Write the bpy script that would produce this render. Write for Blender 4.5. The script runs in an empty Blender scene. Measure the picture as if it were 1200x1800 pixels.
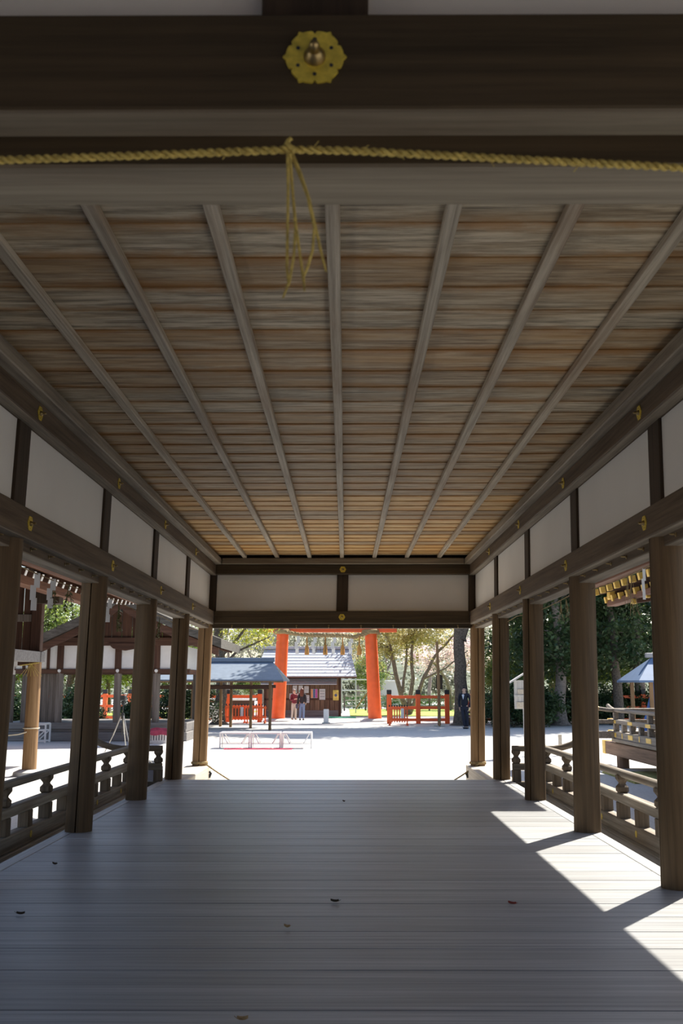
import bpy, bmesh, math, random
from mathutils import Vector, Matrix, Euler

random.seed(7)
scene = bpy.context.scene
COL = scene.collection
PI = math.pi

# ------------------------------------------------------------------ camera
FPX, VPX, VPY, CZ = 1700.0, 607.0, 1203.0, 1.9          # image taken as 1200 x 1800
PITCH = math.atan((VPY - 900.0) / FPX)
YAW = math.atan((VPX - 600.0) / FPX * math.cos(PITCH))
cam_d = bpy.data.cameras.new('camera')
cam = bpy.data.objects.new('camera', cam_d)
COL.objects.link(cam)
cam.location = (0, 0, CZ)
cam.rotation_euler = (PI / 2 + PITCH, 0, YAW)
cam_d.sensor_fit = 'VERTICAL'
cam_d.sensor_height = 36.0
cam_d.lens = FPX / 1800.0 * 36.0
cam_d.clip_start = 0.05
cam_d.clip_end = 1000
cam_d.dof.use_dof = True
cam_d.dof.focus_distance = 14.0
cam_d.dof.aperture_fstop = 7.0
scene.camera = cam

# ------------------------------------------------------------------ light
SUN_AZ = (0.62, 0.785)      # horizontal direction towards the sun
SUN_EL = math.radians(48)
world = bpy.data.worlds.new('sky')
scene.world = world
world.use_nodes = True
wn = world.node_tree.nodes
wn.clear()
w_out = wn.new('ShaderNodeOutputWorld')
w_bg = wn.new('ShaderNodeBackground')
w_sky = wn.new('ShaderNodeTexSky')
w_sky.sky_type = 'NISHITA'
w_sky.sun_disc = False
w_sky.sun_elevation = SUN_EL
w_sky.sun_rotation = math.atan2(SUN_AZ[0], SUN_AZ[1])
w_sky.air_density = 1.0
w_sky.dust_density = 1.6
w_sky.ozone_density = 1.0
w_bg.inputs['Strength'].default_value = 0.14
world.node_tree.links.new(w_sky.outputs[0], w_bg.inputs[0])
world.node_tree.links.new(w_bg.outputs[0], w_out.inputs[0])

sun_d = bpy.data.lights.new('sun', 'SUN')
sun_d.energy = 6.0
sun_d.angle = math.radians(0.53)
sun_d.color = (1.0, 0.94, 0.83)
sun = bpy.data.objects.new('sun', sun_d)
COL.objects.link(sun)
sdir = Vector((SUN_AZ[0] * math.cos(SUN_EL), SUN_AZ[1] * math.cos(SUN_EL), math.sin(SUN_EL)))
sun.rotation_euler = (-sdir).to_track_quat('-Z', 'Y').to_euler()
sun.location = (30, 40, 50)

vs = scene.view_settings
vs.view_transform = 'Standard'
vs.look = 'None'
vs.gamma = 1.0
vs.use_curve_mapping = False
vs.exposure = 0.82
try:
    cy = scene.cycles
    cy.max_bounces = 12
    cy.diffuse_bounces = 7
    cy.glossy_bounces = 4
    cy.transparent_max_bounces = 8
    cy.use_denoising = True
    cy.sample_clamp_indirect = 12
except Exception:
    pass


def ray(px, py):
    d = ((px - 600) / FPX, 1.0, (900 - py) / FPX)
    c, s = math.cos(PITCH), math.sin(PITCH)
    d = (d[0], d[1] * c - d[2] * s, d[1] * s + d[2] * c)
    c, s = math.cos(YAW), math.sin(YAW)
    return Vector((d[0] * c - d[1] * s, d[0] * s + d[1] * c, d[2]))


def at(px, py, Y):
    """point of the place at depth Y that the photograph shows at this pixel"""
    r = ray(px, py)
    return r * (Y / r.y) + Vector((0, 0, CZ))


def gnd(px, py, z=0.0):
    r = ray(px, py)
    return r * ((z - CZ) / r.z) + Vector((0, 0, CZ))


# ------------------------------------------------------------------ materials
MATS = {}


def _nt(name):
    m = bpy.data.materials.new(name)
    m.use_nodes = True
    nt = m.node_tree
    bs = nt.nodes['Principled BSDF']
    return m, nt, bs


def plain(name, col, rough=0.6, metal=0.0, spec=0.5, var=0.0, nscale=6.0, bump=0.0, emis=None, trans=0.0):
    if name in MATS:
        return MATS[name]
    m, nt, bs = _nt(name)
    N, L = nt.nodes, nt.links
    bs.inputs['Roughness'].default_value = rough
    bs.inputs['Metallic'].default_value = metal
    bs.inputs['Specular IOR Level'].default_value = spec
    tc = N.new('ShaderNodeTexCoord')
    oi = N.new('ShaderNodeObjectInfo')
    no = N.new('ShaderNodeTexNoise')
    no.inputs['Scale'].default_value = nscale
    no.inputs['Detail'].default_value = 5
    ad = N.new('ShaderNodeVectorMath')
    sc = N.new('ShaderNodeMath'); sc.operation = 'MULTIPLY'; sc.inputs[1].default_value = 43.0
    L.new(oi.outputs['Random'], sc.inputs[0])
    L.new(tc.outputs['Object'], ad.inputs[0]); L.new(sc.outputs[0], ad.inputs[1])
    L.new(ad.outputs[0], no.inputs['Vector'])
    cr = N.new('ShaderNodeValToRGB')
    a = max(0.0, 1 - var); b = 1 + var
    cr.color_ramp.elements[0].position = 0.3
    cr.color_ramp.elements[1].position = 0.7
    cr.color_ramp.elements[0].color = (col[0] * a, col[1] * a, col[2] * a, 1)
    cr.color_ramp.elements[1].color = (min(1, col[0] * b), min(1, col[1] * b), min(1, col[2] * b), 1)
    L.new(no.outputs['Fac'], cr.inputs[0])
    L.new(cr.outputs[0], bs.inputs['Base Color'])
    if bump:
        bp = N.new('ShaderNodeBump'); bp.inputs['Strength'].default_value = bump; bp.inputs['Distance'].default_value = 0.02
        L.new(no.outputs['Fac'], bp.inputs['Height']); L.new(bp.outputs[0], bs.inputs['Normal'])
    if emis:
        bs.inputs['Emission Color'].default_value = (*emis[:3], 1)
        bs.inputs['Emission Strength'].default_value = emis[3]
    if trans:
        out = N['Material Output']
        tr = N.new('ShaderNodeBsdfTranslucent')
        mx = N.new('ShaderNodeMixShader'); mx.inputs[0].default_value = trans
        L.new(cr.outputs[0], tr.inputs['Color'])
        L.new(bs.outputs[0], mx.inputs[1]); L.new(tr.outputs[0], mx.inputs[2]); L.new(mx.outputs[0], out.inputs['Surface'])
    MATS[name] = m
    return m


def wood(name, dark, light, axis=1, fine=22.0, stain=None, stain_amt=0.5, rough=0.7, bump=0.3, spec=0.3, var=0.3, along=0.7, stain_scale=1.0, width=0.16, edge=None):
    """timber with grain running along the object's axis (0 x, 1 y, 2 z); stain = a second tone in long patches"""
    if name in MATS:
        return MATS[name]
    m, nt, bs = _nt(name)
    N, L = nt.nodes, nt.links
    tc = N.new('ShaderNodeTexCoord'); oi = N.new('ShaderNodeObjectInfo')
    sc = N.new('ShaderNodeMath'); sc.operation = 'MULTIPLY'; sc.inputs[1].default_value = 61.0
    ad = N.new('ShaderNodeVectorMath')
    L.new(oi.outputs['Random'], sc.inputs[0]); L.new(tc.outputs['Object'], ad.inputs[0]); L.new(sc.outputs[0], ad.inputs[1])
    mp = N.new('ShaderNodeMapping')
    s = [fine, fine, fine]; s[axis] = along
    mp.inputs['Scale'].default_value = s
    L.new(ad.outputs[0], mp.inputs['Vector'])
    no = N.new('ShaderNodeTexNoise'); no.inputs['Scale'].default_value = 1.0; no.inputs['Detail'].default_value = 7; no.inputs['Roughness'].default_value = 0.68
    L.new(mp.outputs[0], no.inputs['Vector'])
    cr = N.new('ShaderNodeValToRGB')
    cr.color_ramp.elements[0].position = 0.5 - width; cr.color_ramp.elements[0].color = (*dark, 1)
    cr.color_ramp.elements[1].position = 0.5 + width; cr.color_ramp.elements[1].color = (*light, 1)
    L.new(no.outputs['Fac'], cr.inputs[0])
    col = cr.outputs[0]
    if stain:
        mp2 = N.new('ShaderNodeMapping')
        s2 = [3.2 * stain_scale] * 3; s2[axis] = 0.55 * stain_scale
        mp2.inputs['Scale'].default_value = s2
        L.new(ad.outputs[0], mp2.inputs['Vector'])
        n2 = N.new('ShaderNodeTexNoise'); n2.inputs['Scale'].default_value = 1.0; n2.inputs['Detail'].default_value = 5; n2.inputs['Roughness'].default_value = 0.6
        L.new(mp2.outputs[0], n2.inputs['Vector'])
        r2 = N.new('ShaderNodeValToRGB')
        r2.color_ramp.elements[0].position = 0.46; r2.color_ramp.elements[0].color = (0, 0, 0, 1)
        r2.color_ramp.elements[1].position = 0.66; r2.color_ramp.elements[1].color = (stain_amt,) * 3 + (1,)
        L.new(n2.outputs['Fac'], r2.inputs[0])
        mul = N.new('ShaderNodeMixRGB'); mul.blend_type = 'MIX'
        L.new(r2.outputs[0], mul.inputs[0]); L.new(col, mul.inputs[1])
        mul.inputs[2].default_value = (*stain, 1)
        col = mul.outputs[0]
    if edge:
        # weather stain creeping in from the board's two long edges
        sp = N.new('ShaderNodeSeparateXYZ'); L.new(tc.outputs['Object'], sp.inputs[0])
        ab = N.new('ShaderNodeMath'); ab.operation = 'ABSOLUTE'; L.new(sp.outputs['Y'], ab.inputs[0])
        mp3 = N.new('ShaderNodeMapping'); mp3.inputs['Scale'].default_value = (1.5, 3.5, 3.5); L.new(ad.outputs[0], mp3.inputs['Vector'])
        n3 = N.new('ShaderNodeTexNoise'); n3.inputs['Scale'].default_value = 1.0; n3.inputs['Detail'].default_value = 6; n3.inputs['Roughness'].default_value = 0.7
        L.new(mp3.outputs[0], n3.inputs['Vector'])
        ma = N.new('ShaderNodeMath'); ma.operation = 'MULTIPLY_ADD'; ma.inputs[1].default_value = 0.40; ma.inputs[2].default_value = -0.215
        L.new(n3.outputs['Fac'], ma.inputs[0])
        su = N.new('ShaderNodeMath'); su.operation = 'ADD'; L.new(ab.outputs[0], su.inputs[0]); L.new(ma.outputs[0], su.inputs[1])
        m3 = N.new('ShaderNodeMapRange'); m3.inputs['From Min'].default_value = 0.09; m3.inputs['From Max'].default_value = 0.19; m3.inputs['To Max'].default_value = edge[3]
        L.new(su.outputs[0], m3.inputs['Value'])
        me_ = N.new('ShaderNodeMixRGB'); L.new(m3.outputs[0], me_.inputs[0]); L.new(col, me_.inputs[1]); me_.inputs[2].default_value = (*edge[:3], 1)
        col = me_.outputs[0]
    hv = N.new('ShaderNodeHueSaturation')
    mr = N.new('ShaderNodeMapRange'); mr.inputs['To Min'].default_value = 1 - var; mr.inputs['To Max'].default_value = 1 + var
    L.new(oi.outputs['Random'], mr.inputs['Value']); L.new(mr.outputs[0], hv.inputs['Value'])
    L.new(col, hv.inputs['Color'])
    L.new(hv.outputs[0], bs.inputs['Base Color'])
    bs.inputs['Roughness'].default_value = rough
    bs.inputs['Specular IOR Level'].default_value = spec
    if bump:
        bp = N.new('ShaderNodeBump'); bp.inputs['Strength'].default_value = bump; bp.inputs['Distance'].default_value = 0.006
        L.new(no.outputs['Fac'], bp.inputs['Height']); L.new(bp.outputs[0], bs.inputs['Normal'])
    MATS[name] = m
    return m


def leafmat(name, c1, c2, trans=0.35):
    if name in MATS:
        return MATS[name]
    m, nt, bs = _nt(name)
    N, L = nt.nodes, nt.links
    tc = N.new('ShaderNodeTexCoord')
    no = N.new('ShaderNodeTexNoise'); no.inputs['Scale'].default_value = 1.3; no.inputs['Detail'].default_value = 6
    L.new(tc.outputs['Object'], no.inputs['Vector'])
    cr = N.new('ShaderNodeValToRGB')
    cr.color_ramp.elements[0].position = 0.35; cr.color_ramp.elements[0].color = (*c1, 1)
    cr.color_ramp.elements[1].position = 0.65; cr.color_ramp.elements[1].color = (*c2, 1)
    L.new(no.outputs['Fac'], cr.inputs[0]); L.new(cr.outputs[0], bs.inputs['Base Color'])
    bs.inputs['Roughness'].default_value = 0.45
    out = N['Material Output']
    tr = N.new('ShaderNodeBsdfTranslucent'); mx = N.new('ShaderNodeMixShader'); mx.inputs[0].default_value = trans
    L.new(cr.outputs[0], tr.inputs['Color'])
    L.new(bs.outputs[0], mx.inputs[1]); L.new(tr.outputs[0], mx.inputs[2]); L.new(mx.outputs[0], out.inputs['Surface'])
    MATS[name] = m
    return m


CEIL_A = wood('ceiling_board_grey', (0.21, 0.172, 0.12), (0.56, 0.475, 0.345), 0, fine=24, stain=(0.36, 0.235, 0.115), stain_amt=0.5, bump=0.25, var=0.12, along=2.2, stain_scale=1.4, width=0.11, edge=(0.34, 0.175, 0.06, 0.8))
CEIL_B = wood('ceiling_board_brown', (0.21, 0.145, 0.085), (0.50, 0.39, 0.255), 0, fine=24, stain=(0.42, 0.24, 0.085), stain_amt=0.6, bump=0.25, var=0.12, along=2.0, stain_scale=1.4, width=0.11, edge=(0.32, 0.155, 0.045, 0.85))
CEIL_C = wood('ceiling_board_orange', (0.38, 0.22, 0.085), (0.72, 0.52, 0.26), 0, fine=24, stain=(0.60, 0.31, 0.08), stain_amt=0.6, bump=0.2, var=0.12, along=1.8, stain_scale=1.4, width=0.12, edge=(0.44, 0.20, 0.045, 0.85))  # fresher orange boards, with the glow off sunlit ground also in the colour
RAIL_Y = wood('ceiling_rail_wood', (0.25, 0.21, 0.16), (0.54, 0.475, 0.375), 1, fine=40, stain=(0.24, 0.13, 0.06), stain_amt=0.4, var=0.12)
FLOOR_X = wood('floor_board_wood', (0.25, 0.256, 0.265), (0.51, 0.517, 0.52), 0, fine=34, stain=(0.28, 0.275, 0.27), stain_amt=0.5, rough=0.42, bump=0.18, spec=0.4, var=0.14, along=0.5)
FLOOR_Y = wood('floor_edge_wood', (0.34, 0.34, 0.34), (0.57, 0.57, 0.56), 1, fine=34, rough=0.5, bump=0.15, var=0.08)
BEAM_Y = wood('beam_wood_long', (0.055, 0.037, 0.022), (0.155, 0.108, 0.068), 1, fine=24, stain=(0.13, 0.10, 0.072), stain_amt=0.5, var=0.08, bump=0.5)
BEAM_X = wood('beam_wood_cross', (0.034, 0.024, 0.012), (0.080, 0.056, 0.030), 0, fine=24, stain=(0.10, 0.065, 0.035), stain_amt=0.4, var=0.06)
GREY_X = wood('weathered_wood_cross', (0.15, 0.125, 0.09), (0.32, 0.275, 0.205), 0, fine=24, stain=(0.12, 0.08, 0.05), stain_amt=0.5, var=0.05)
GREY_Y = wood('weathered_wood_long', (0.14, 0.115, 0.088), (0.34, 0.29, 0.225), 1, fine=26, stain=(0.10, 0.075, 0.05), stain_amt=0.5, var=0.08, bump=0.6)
DARK_Z = wood('stud_wood', (0.032, 0.022, 0.014), (0.07, 0.047, 0.03), 2, fine=26, var=0.1)
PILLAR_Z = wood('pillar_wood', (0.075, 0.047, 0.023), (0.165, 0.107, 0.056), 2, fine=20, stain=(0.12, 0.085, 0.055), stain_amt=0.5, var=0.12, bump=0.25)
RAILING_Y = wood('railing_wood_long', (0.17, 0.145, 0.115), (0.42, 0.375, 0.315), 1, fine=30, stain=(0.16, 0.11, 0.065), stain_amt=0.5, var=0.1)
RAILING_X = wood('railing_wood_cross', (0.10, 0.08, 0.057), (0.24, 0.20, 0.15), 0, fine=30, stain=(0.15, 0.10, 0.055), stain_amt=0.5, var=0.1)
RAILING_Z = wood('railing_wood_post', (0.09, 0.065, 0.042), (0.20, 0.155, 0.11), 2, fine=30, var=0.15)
PILLAR_LIT = wood('pillar_wood_bounce_lit', (0.16, 0.092, 0.04), (0.31, 0.195, 0.10), 2, fine=20, var=0.06, bump=0.25)  # end pillars: bounce from sunlit sill and gravel put into the colour
SILL_Y = wood('pale_sill_wood', (0.42, 0.37, 0.30), (0.62, 0.56, 0.47), 1, fine=30, var=0.05)
PLASTER = plain('plaster_white', (0.74, 0.72, 0.68), rough=0.9, var=0.03, nscale=1.5)
GOLD = plain('gilded_brass', (0.66, 0.50, 0.06), rough=0.5, metal=0.35, var=0.25, nscale=60)
BRASS = plain('aged_brass', (0.30, 0.22, 0.10), rough=0.4, metal=0.9, var=0.2, nscale=40)
GOLDLEAF = plain('gilt_paint', (0.85, 0.58, 0.14), rough=0.5, metal=0.25, var=0.12, nscale=12)
BLACK = plain('black_paint', (0.02, 0.02, 0.022), rough=0.5)
STRAW = plain('straw', (0.50, 0.38, 0.10), rough=0.8, var=0.35, nscale=90, bump=0.4)
STRAWD = plain('old_straw', (0.36, 0.27, 0.14), rough=0.9, var=0.35, nscale=40, bump=0.4)
PAPER = plain('white_paper', (0.82, 0.82, 0.82), rough=0.8, var=0.03, trans=0.25)
VERM = plain('vermilion_paint', (0.90, 0.14, 0.03), rough=0.45, var=0.08, nscale=3)
WHITE = plain('white_paint', (0.80, 0.80, 0.79), rough=0.5, var=0.03)
BARKROOF = wood('cypress_bark', (0.06, 0.054, 0.045), (0.14, 0.13, 0.112), 0, fine=14, along=3.0, var=0.05, bump=0.8, rough=0.95)
BROWNRED_Z = wood('red_brown_boards', (0.048, 0.022, 0.014), (0.115, 0.058, 0.038), 2, fine=16, var=0.18)
BROWNRED_X = wood('red_brown_beam', (0.052, 0.025, 0.016), (0.12, 0.062, 0.04), 0, fine=16, var=0.12)
BROWNRED_Y = wood('red_brown_rafter', (0.085, 0.036, 0.02), (0.18, 0.08, 0.044), 1, fine=16, var=0.12)
GREYPOST_Z = wood('grey_old_post', (0.10, 0.08, 0.066), (0.24, 0.205, 0.18), 2, fine=18, var=0.15)
GREYBASE_X = wood('grey_platform', (0.13, 0.12, 0.115), (0.25, 0.235, 0.225), 0, fine=18, var=0.12)
TANPOST_Z = wood('tan_post', (0.20, 0.11, 0.048), (0.37, 0.225, 0.11), 2, fine=20, var=0.1)
SLATE = plain('roof_slate', (0.42, 0.46, 0.51), rough=0.55, var=0.12, nscale=10)
BARK = plain('tree_bark', (0.115, 0.092, 0.072), rough=0.95, var=0.5, nscale=14, bump=0.9)
BARKG = plain('grey_tree_bark', (0.24, 0.20, 0.17), rough=0.95, var=0.35, nscale=12, bump=0.7)
GRAVEL_STONE = plain('base_stone', (0.55, 0.54, 0.52), rough=0.9, var=0.15, nscale=5, bump=0.4)

# ------------------------------------------------------------------ mesh helpers


class MB:
    def __init__(self):
        self.v = []
        self.f = []

    def box(self, x0, x1, y0, y1, z0, z1, bev=0.0):
        if bev > 0:
            b = min(bev, (x1 - x0) / 2.01, (y1 - y0) / 2.01, (z1 - z0) / 2.01)
            bm = bmesh.new()
            bmesh.ops.create_cube(bm, size=1.0)
            for q in bm.verts:
                q.co = Vector(((x0 + x1) / 2 + q.co.x * (x1 - x0), (y0 + y1) / 2 + q.co.y * (y1 - y0), (z0 + z1) / 2 + q.co.z * (z1 - z0)))
            bmesh.ops.bevel(bm, geom=bm.edges[:], offset=b, segments=1, profile=0.5, affect='EDGES')
            self.addbm(bm)
            bm.free()
            return self
        n = len(self.v)
        self.v += [(x0, y0, z0), (x1, y0, z0), (x1, y1, z0), (x0, y1, z0), (x0, y0, z1), (x1, y0, z1), (x1, y1, z1), (x0, y1, z1)]
        self.f += [tuple(n + i for i in q) for q in ((3, 2, 1, 0), (4, 5, 6, 7), (0, 1, 5, 4), (1, 2, 6, 5), (2, 3, 7, 6), (3, 0, 4, 7))]
        return self

    def addbm(self, bm):
        n = len(self.v)
        bm.verts.index_update()
        self.v += [tuple(q.co) for q in bm.verts]
        self.f += [tuple(n + q.index for q in f.verts) for f in bm.faces]

    def cbox(self, c, s, rot=None, bev=0.0):
        m = MB().box(-s[0] / 2, s[0] / 2, -s[1] / 2, s[1] / 2, -s[2] / 2, s[2] / 2, bev)
        M = Matrix.Translation(c) @ (rot.to_matrix().to_4x4() if rot is not None else Matrix())
        return self.join(m, M)

    def join(self, o, M=None):
        n = len(self.v)
        self.v += [tuple(M @ Vector(q)) for q in o.v] if M is not None else o.v
        self.f += [tuple(n + i for i in f) for f in o.f]
        return self

    def tube(self, pts, rad, seg=8, caps=True, flat=1.0):
        pts = [Vector(p) for p in pts]
        if not hasattr(rad, '__len__'):
            rad = [rad] * len(pts)
        n0 = len(self.v)
        up = None
        for i, p in enumerate(pts):
            t = (pts[min(i + 1, len(pts) - 1)] - pts[max(i - 1, 0)])
            if t.length < 1e-9:
                t = Vector((0, 0, 1))
            t.normalize()
            if up is None:
                up = Vector((1, 0, 0)) if abs(t.x) < 0.8 else Vector((0, 1, 0))
            a = (up - t * up.dot(t)).normalized()
            b = t.cross(a)
            up = a
            for k in range(seg):
                an = 2 * PI * k / seg
                self.v.append(tuple(p + (a * math.cos(an) + b * math.sin(an) * flat) * rad[i]))
        for i in range(len(pts) - 1):
            for k in range(seg):
                k2 = (k + 1) % seg
                self.f.append((n0 + i * seg + k, n0 + i * seg + k2, n0 + (i + 1) * seg + k2, n0 + (i + 1) * seg + k))
        if caps:
            self.f.append(tuple(n0 + k for k in reversed(range(seg))))
            e = n0 + (len(pts) - 1) * seg
            self.f.append(tuple(e + k for k in range(seg)))
        return self

    def lathe(self, prof, seg=16, c=(0, 0, 0)):
        n0 = len(self.v)
        for r, z in prof:
            for k in range(seg):
                a = 2 * PI * k / seg
                self.v.append((c[0] + r * math.cos(a), c[1] + r * math.sin(a), c[2] + z))
        for i in range(len(prof) - 1):
            for k in range(seg):
                k2 = (k + 1) % seg
                self.f.append((n0 + i * seg + k, n0 + i * seg + k2, n0 + (i + 1) * seg + k2, n0 + (i + 1) * seg + k))
        self.f.append(tuple(n0 + k for k in reversed(range(seg))))
        e = n0 + (len(prof) - 1) * seg
        self.f.append(tuple(e + k for k in range(seg)))
        return self

    def prism(self, poly, M, d):
        """poly in local xy, extruded to z=d, then moved by M"""
        n0 = len(self.v); n = len(poly)
        for z in (0, d):
            for x, y in poly:
                self.v.append(tuple(M @ Vector((x, y, z))))
        self.f.append(tuple(n0 + i for i in reversed(range(n))))
        self.f.append(tuple(n0 + n + i for i in range(n)))
        for i in range(n):
            j = (i + 1) % n
            self.f.append((n0 + i, n0 + j, n0 + n + j, n0 + n + i))
        return self

    def sheet(self, grid, th):
        """grid of points (rows of equal length) turned into a slab th thick downward in z"""
        R, Cn = len(grid), len(grid[0])
        n0 = len(self.v)
        for row in grid:
            for p in row:
                self.v.append(tuple(p))
        for row in grid:
            for p in row:
                self.v.append((p[0], p[1], p[2] - th))
        o = R * Cn
        I = lambda i, j, b=0: n0 + b * o + i * Cn + j
        for i in range(R - 1):
            for j in range(Cn - 1):
                self.f.append((I(i, j), I(i, j + 1), I(i + 1, j + 1), I(i + 1, j)))
                self.f.append((I(i, j, 1), I(i + 1, j, 1), I(i + 1, j + 1, 1), I(i, j + 1, 1)))
        for i in range(R - 1):
            self.f.append((I(i, 0), I(i + 1, 0), I(i + 1, 0, 1), I(i, 0, 1)))
            self.f.append((I(i, Cn - 1), I(i, Cn - 1, 1), I(i + 1, Cn - 1, 1), I(i + 1, Cn - 1)))
        for j in range(Cn - 1):
            self.f.append((I(0, j), I(0, j, 1), I(0, j + 1, 1), I(0, j + 1)))
            self.f.append((I(R - 1, j), I(R - 1, j + 1), I(R - 1, j + 1, 1), I(R - 1, j, 1)))
        return self

    def lean(self, z0=0.6, k=0.021):
        self.v = [(x + k * (z - z0), y, z) for x, y, z in self.v]
        return self

    def build(self, name, mat, parent=None, smooth=False, loc=None):
        me = bpy.data.meshes.new(name)
        me.from_pydata([tuple(q) for q in self.v], [], self.f)
        me.materials.append(mat)
        if smooth:
            me.polygons.foreach_set('use_smooth', [True] * len(me.polygons))
            try:
                me.set_sharp_from_angle(angle=math.radians(40))
            except Exception:
                pass
        me.update()
        bm = bmesh.new(); bm.from_mesh(me)
        bmesh.ops.recalc_face_normals(bm, faces=bm.faces[:])
        bm.to_mesh(me); bm.free()
        o = bpy.data.objects.new(name, me)
        COL.objects.link(o)
        if parent is not None:
            o.parent = parent
        if loc is not None:
            o.location = loc
        return o


def link_mesh(name, me, parent=None, loc=(0, 0, 0), rot=(0, 0, 0), scale=None):
    o = bpy.data.objects.new(name, me)
    COL.objects.link(o)
    o.parent = parent
    o.location = loc
    o.rotation_euler = rot
    if scale is not None:
        o.scale = scale
    return o


def tag(o, label, cat, group=None, kind=None):
    o['label'] = label
    o['category'] = cat
    if group:
        o['group'] = group
    if kind:
        o['kind'] = kind
    return o


def empty(name, loc=(0, 0, 0), rz=0.0):
    o = bpy.data.objects.new(name, None)
    o.empty_display_size = 0.2
    COL.objects.link(o)
    o.location = loc
    o.rotation_euler = (0, 0, rz)
    return o


def copy_tree(o, parent=None):
    c = o.copy()
    COL.objects.link(c)
    c.parent = parent
    for ch in list(o.children):
        copy_tree(ch, c)
    return c


def lx(z):
    return 0.021 * (z - 0.6)

# ================================================================== THE HALL
FZ = 0.6
PY = [1.75, 4.19, 6.63, 9.07, 11.50, 13.93, 16.40]
PXL, PXR, PR = -2.405, 2.175, 0.12
FLOOR_END = 13.86

# ---- ground
m_gr, nt, bs = _nt('pale_gravel')
N, L = nt.nodes, nt.links
tc = N.new('ShaderNodeTexCoord')
n1 = N.new('ShaderNodeTexNoise'); n1.inputs['Scale'].default_value = 18; n1.inputs['Detail'].default_value = 8; n1.inputs['Roughness'].default_value = 0.75
n2 = N.new('ShaderNodeTexNoise'); n2.inputs['Scale'].default_value = 0.5; n2.inputs['Detail'].default_value = 4
cr = N.new('ShaderNodeValToRGB')
cr.color_ramp.elements[0].position = 0.3; cr.color_ramp.elements[0].color = (0.50, 0.49, 0.47, 1)
cr.color_ramp.elements[1].position = 0.7; cr.color_ramp.elements[1].color = (0.74, 0.73, 0.71, 1)
mx = N.new('ShaderNodeMixRGB'); mx.blend_type = 'MULTIPLY'; mx.inputs[0].default_value = 0.25
L.new(tc.outputs['Object'], n1.inputs['Vector']); L.new(tc.outputs['Object'], n2.inputs['Vector'])
L.new(n1.outputs['Fac'], cr.inputs[0]); L.new(cr.outputs[0], mx.inputs[1]); L.new(n2.outputs['Fac'], mx.inputs[2])
L.new(mx.outputs[0], bs.inputs['Base Color'])
bs.inputs['Roughness'].default_value = 0.95
bp = N.new('ShaderNodeBump'); bp.inputs['Strength'].default_value = 0.5; bp.inputs['Distance'].default_value = 0.03
L.new(n1.outputs['Fac'], bp.inputs['Height']); L.new(bp.outputs[0], bs.inputs['Normal'])
g = MB().box(-160, 160, -40, 260, -0.5, 0.0).build('ground', m_gr)
tag(g, 'pale raked gravel court around the hall', 'ground', kind='structure')

# ---- floor
floor = tag(empty('floor', (0, 0, FZ)), 'grey weathered plank floor of the open hall', 'floor', kind='structure')
ys = [0.9, 1.24, 1.6, 1.95, 2.3, 2.66, 3.0, 3.38, 3.8, 4.211, 4.774, 5.146, 5.486, 5.82, 6.154, 6.548, 6.86, 7.183, 7.55, 7.92, 8.289]
while ys[-1] < FLOOR_END - 0.5:
    ys.append(ys[-1] + random.uniform(0.33, 0.40))
ys.append(FLOOR_END)
XA, XB = -2.44, 2.17
for a, b in zip(ys[:-1], ys[1:]):
    gp = 0.0035
    m = MB().box(XA + 0.002, XB - 0.002, -(b - a) / 2 + gp, (b - a) / 2 - gp, -0.04, 0, bev=0.004)
    o = m.build('plank', FLOOR_X, floor, loc=(0, (a + b) / 2, random.uniform(-0.0015, 0.0)))
    o.rotation_euler = (random.uniform(-0.002, 0.002), 0, 0)
for x0, x1 in ((-2.55, -2.443), (2.173, 2.28)):
    MB().box(x0, x1, 0.9, FLOOR_END, -0.05, 0.0, bev=0.004).build('edge_board', FLOOR_Y, floor)
for x0, x1 in ((-2.54, -2.40), (2.13, 2.27)):
    MB().box(x0, x1, 0.95, FLOOR_END - 0.02, -0.28, -0.05, bev=0.005).build('floor_beam', RAILING_Y, floor)
for yy in (0.95, 4.19, 7.85, FLOOR_END - 0.16):
    MB().box(-2.40, 2.13, yy, yy + 0.13, -0.26, -0.04).build('floor_beam', RAILING_X, floor)
for xx in (PXL, PXR):
    for yy in PY[:6]:
        MB().lathe([(0.12, -0.6), (0.12, -0.28)], 12, (xx, yy, 0)).build('floor_post', RAILING_Z, floor)
for x0 in (-3.06, -2.89, -2.72):
    MB().box(x0, x0 + 0.166, 0.9, 13.70, -0.18, -0.14, bev=0.004).build('veranda_board', FLOOR_Y, floor)
for x0 in (2.29, 2.46, 2.63, 2.80):
    MB().box(x0, x0 + 0.166, 0.9, 13.70, -0.18, -0.14, bev=0.004).build('veranda_board', FLOOR_Y, floor)
MB().box(-2.722, -2.555, 0.9, 13.70, -0.18, -0.14, bev=0.004).build('veranda_board', FLOOR_Y, floor)
for xx in (-2.98, 2.75):
    for k in range(6):
        MB().box(xx - 0.06, xx + 0.06, 1.2 + 2.4 * k, 1.32 + 2.4 * k, -0.6, -0.18).build('veranda_post', RAILING_Z, floor)

# ---- pillars
CRACK = {('L', 3): 270, ('L', 5): 268, ('L', 6): 272, ('R', 2): 180, ('R', 3): 182, ('R', 4): 233, ('R', 5): 255, ('R', 6): 268}


def pillar_mesh(crack, h):
    poly = []
    seg = 36
    da = 0.006 / PR
    ca = math.radians(crack)
    poly.append((PR * math.cos(ca + da), PR * math.sin(ca + da)))
    for k in range(1, seg):
        a = ca + 2 * PI * k / seg
        poly.append((PR * math.cos(a), PR * math.sin(a)))
    poly.append((PR * math.cos(ca - da), PR * math.sin(ca - da)))
    ri = PR * 0.55
    poly.append((ri * math.cos(ca - da * 0.6), ri * math.sin(ca - da * 0.6)))
    poly.append((ri * math.cos(ca + da * 0.6), ri * math.sin(ca + da * 0.6)))
    return MB().prism(poly, Matrix(), h).lean(0.0)


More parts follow.
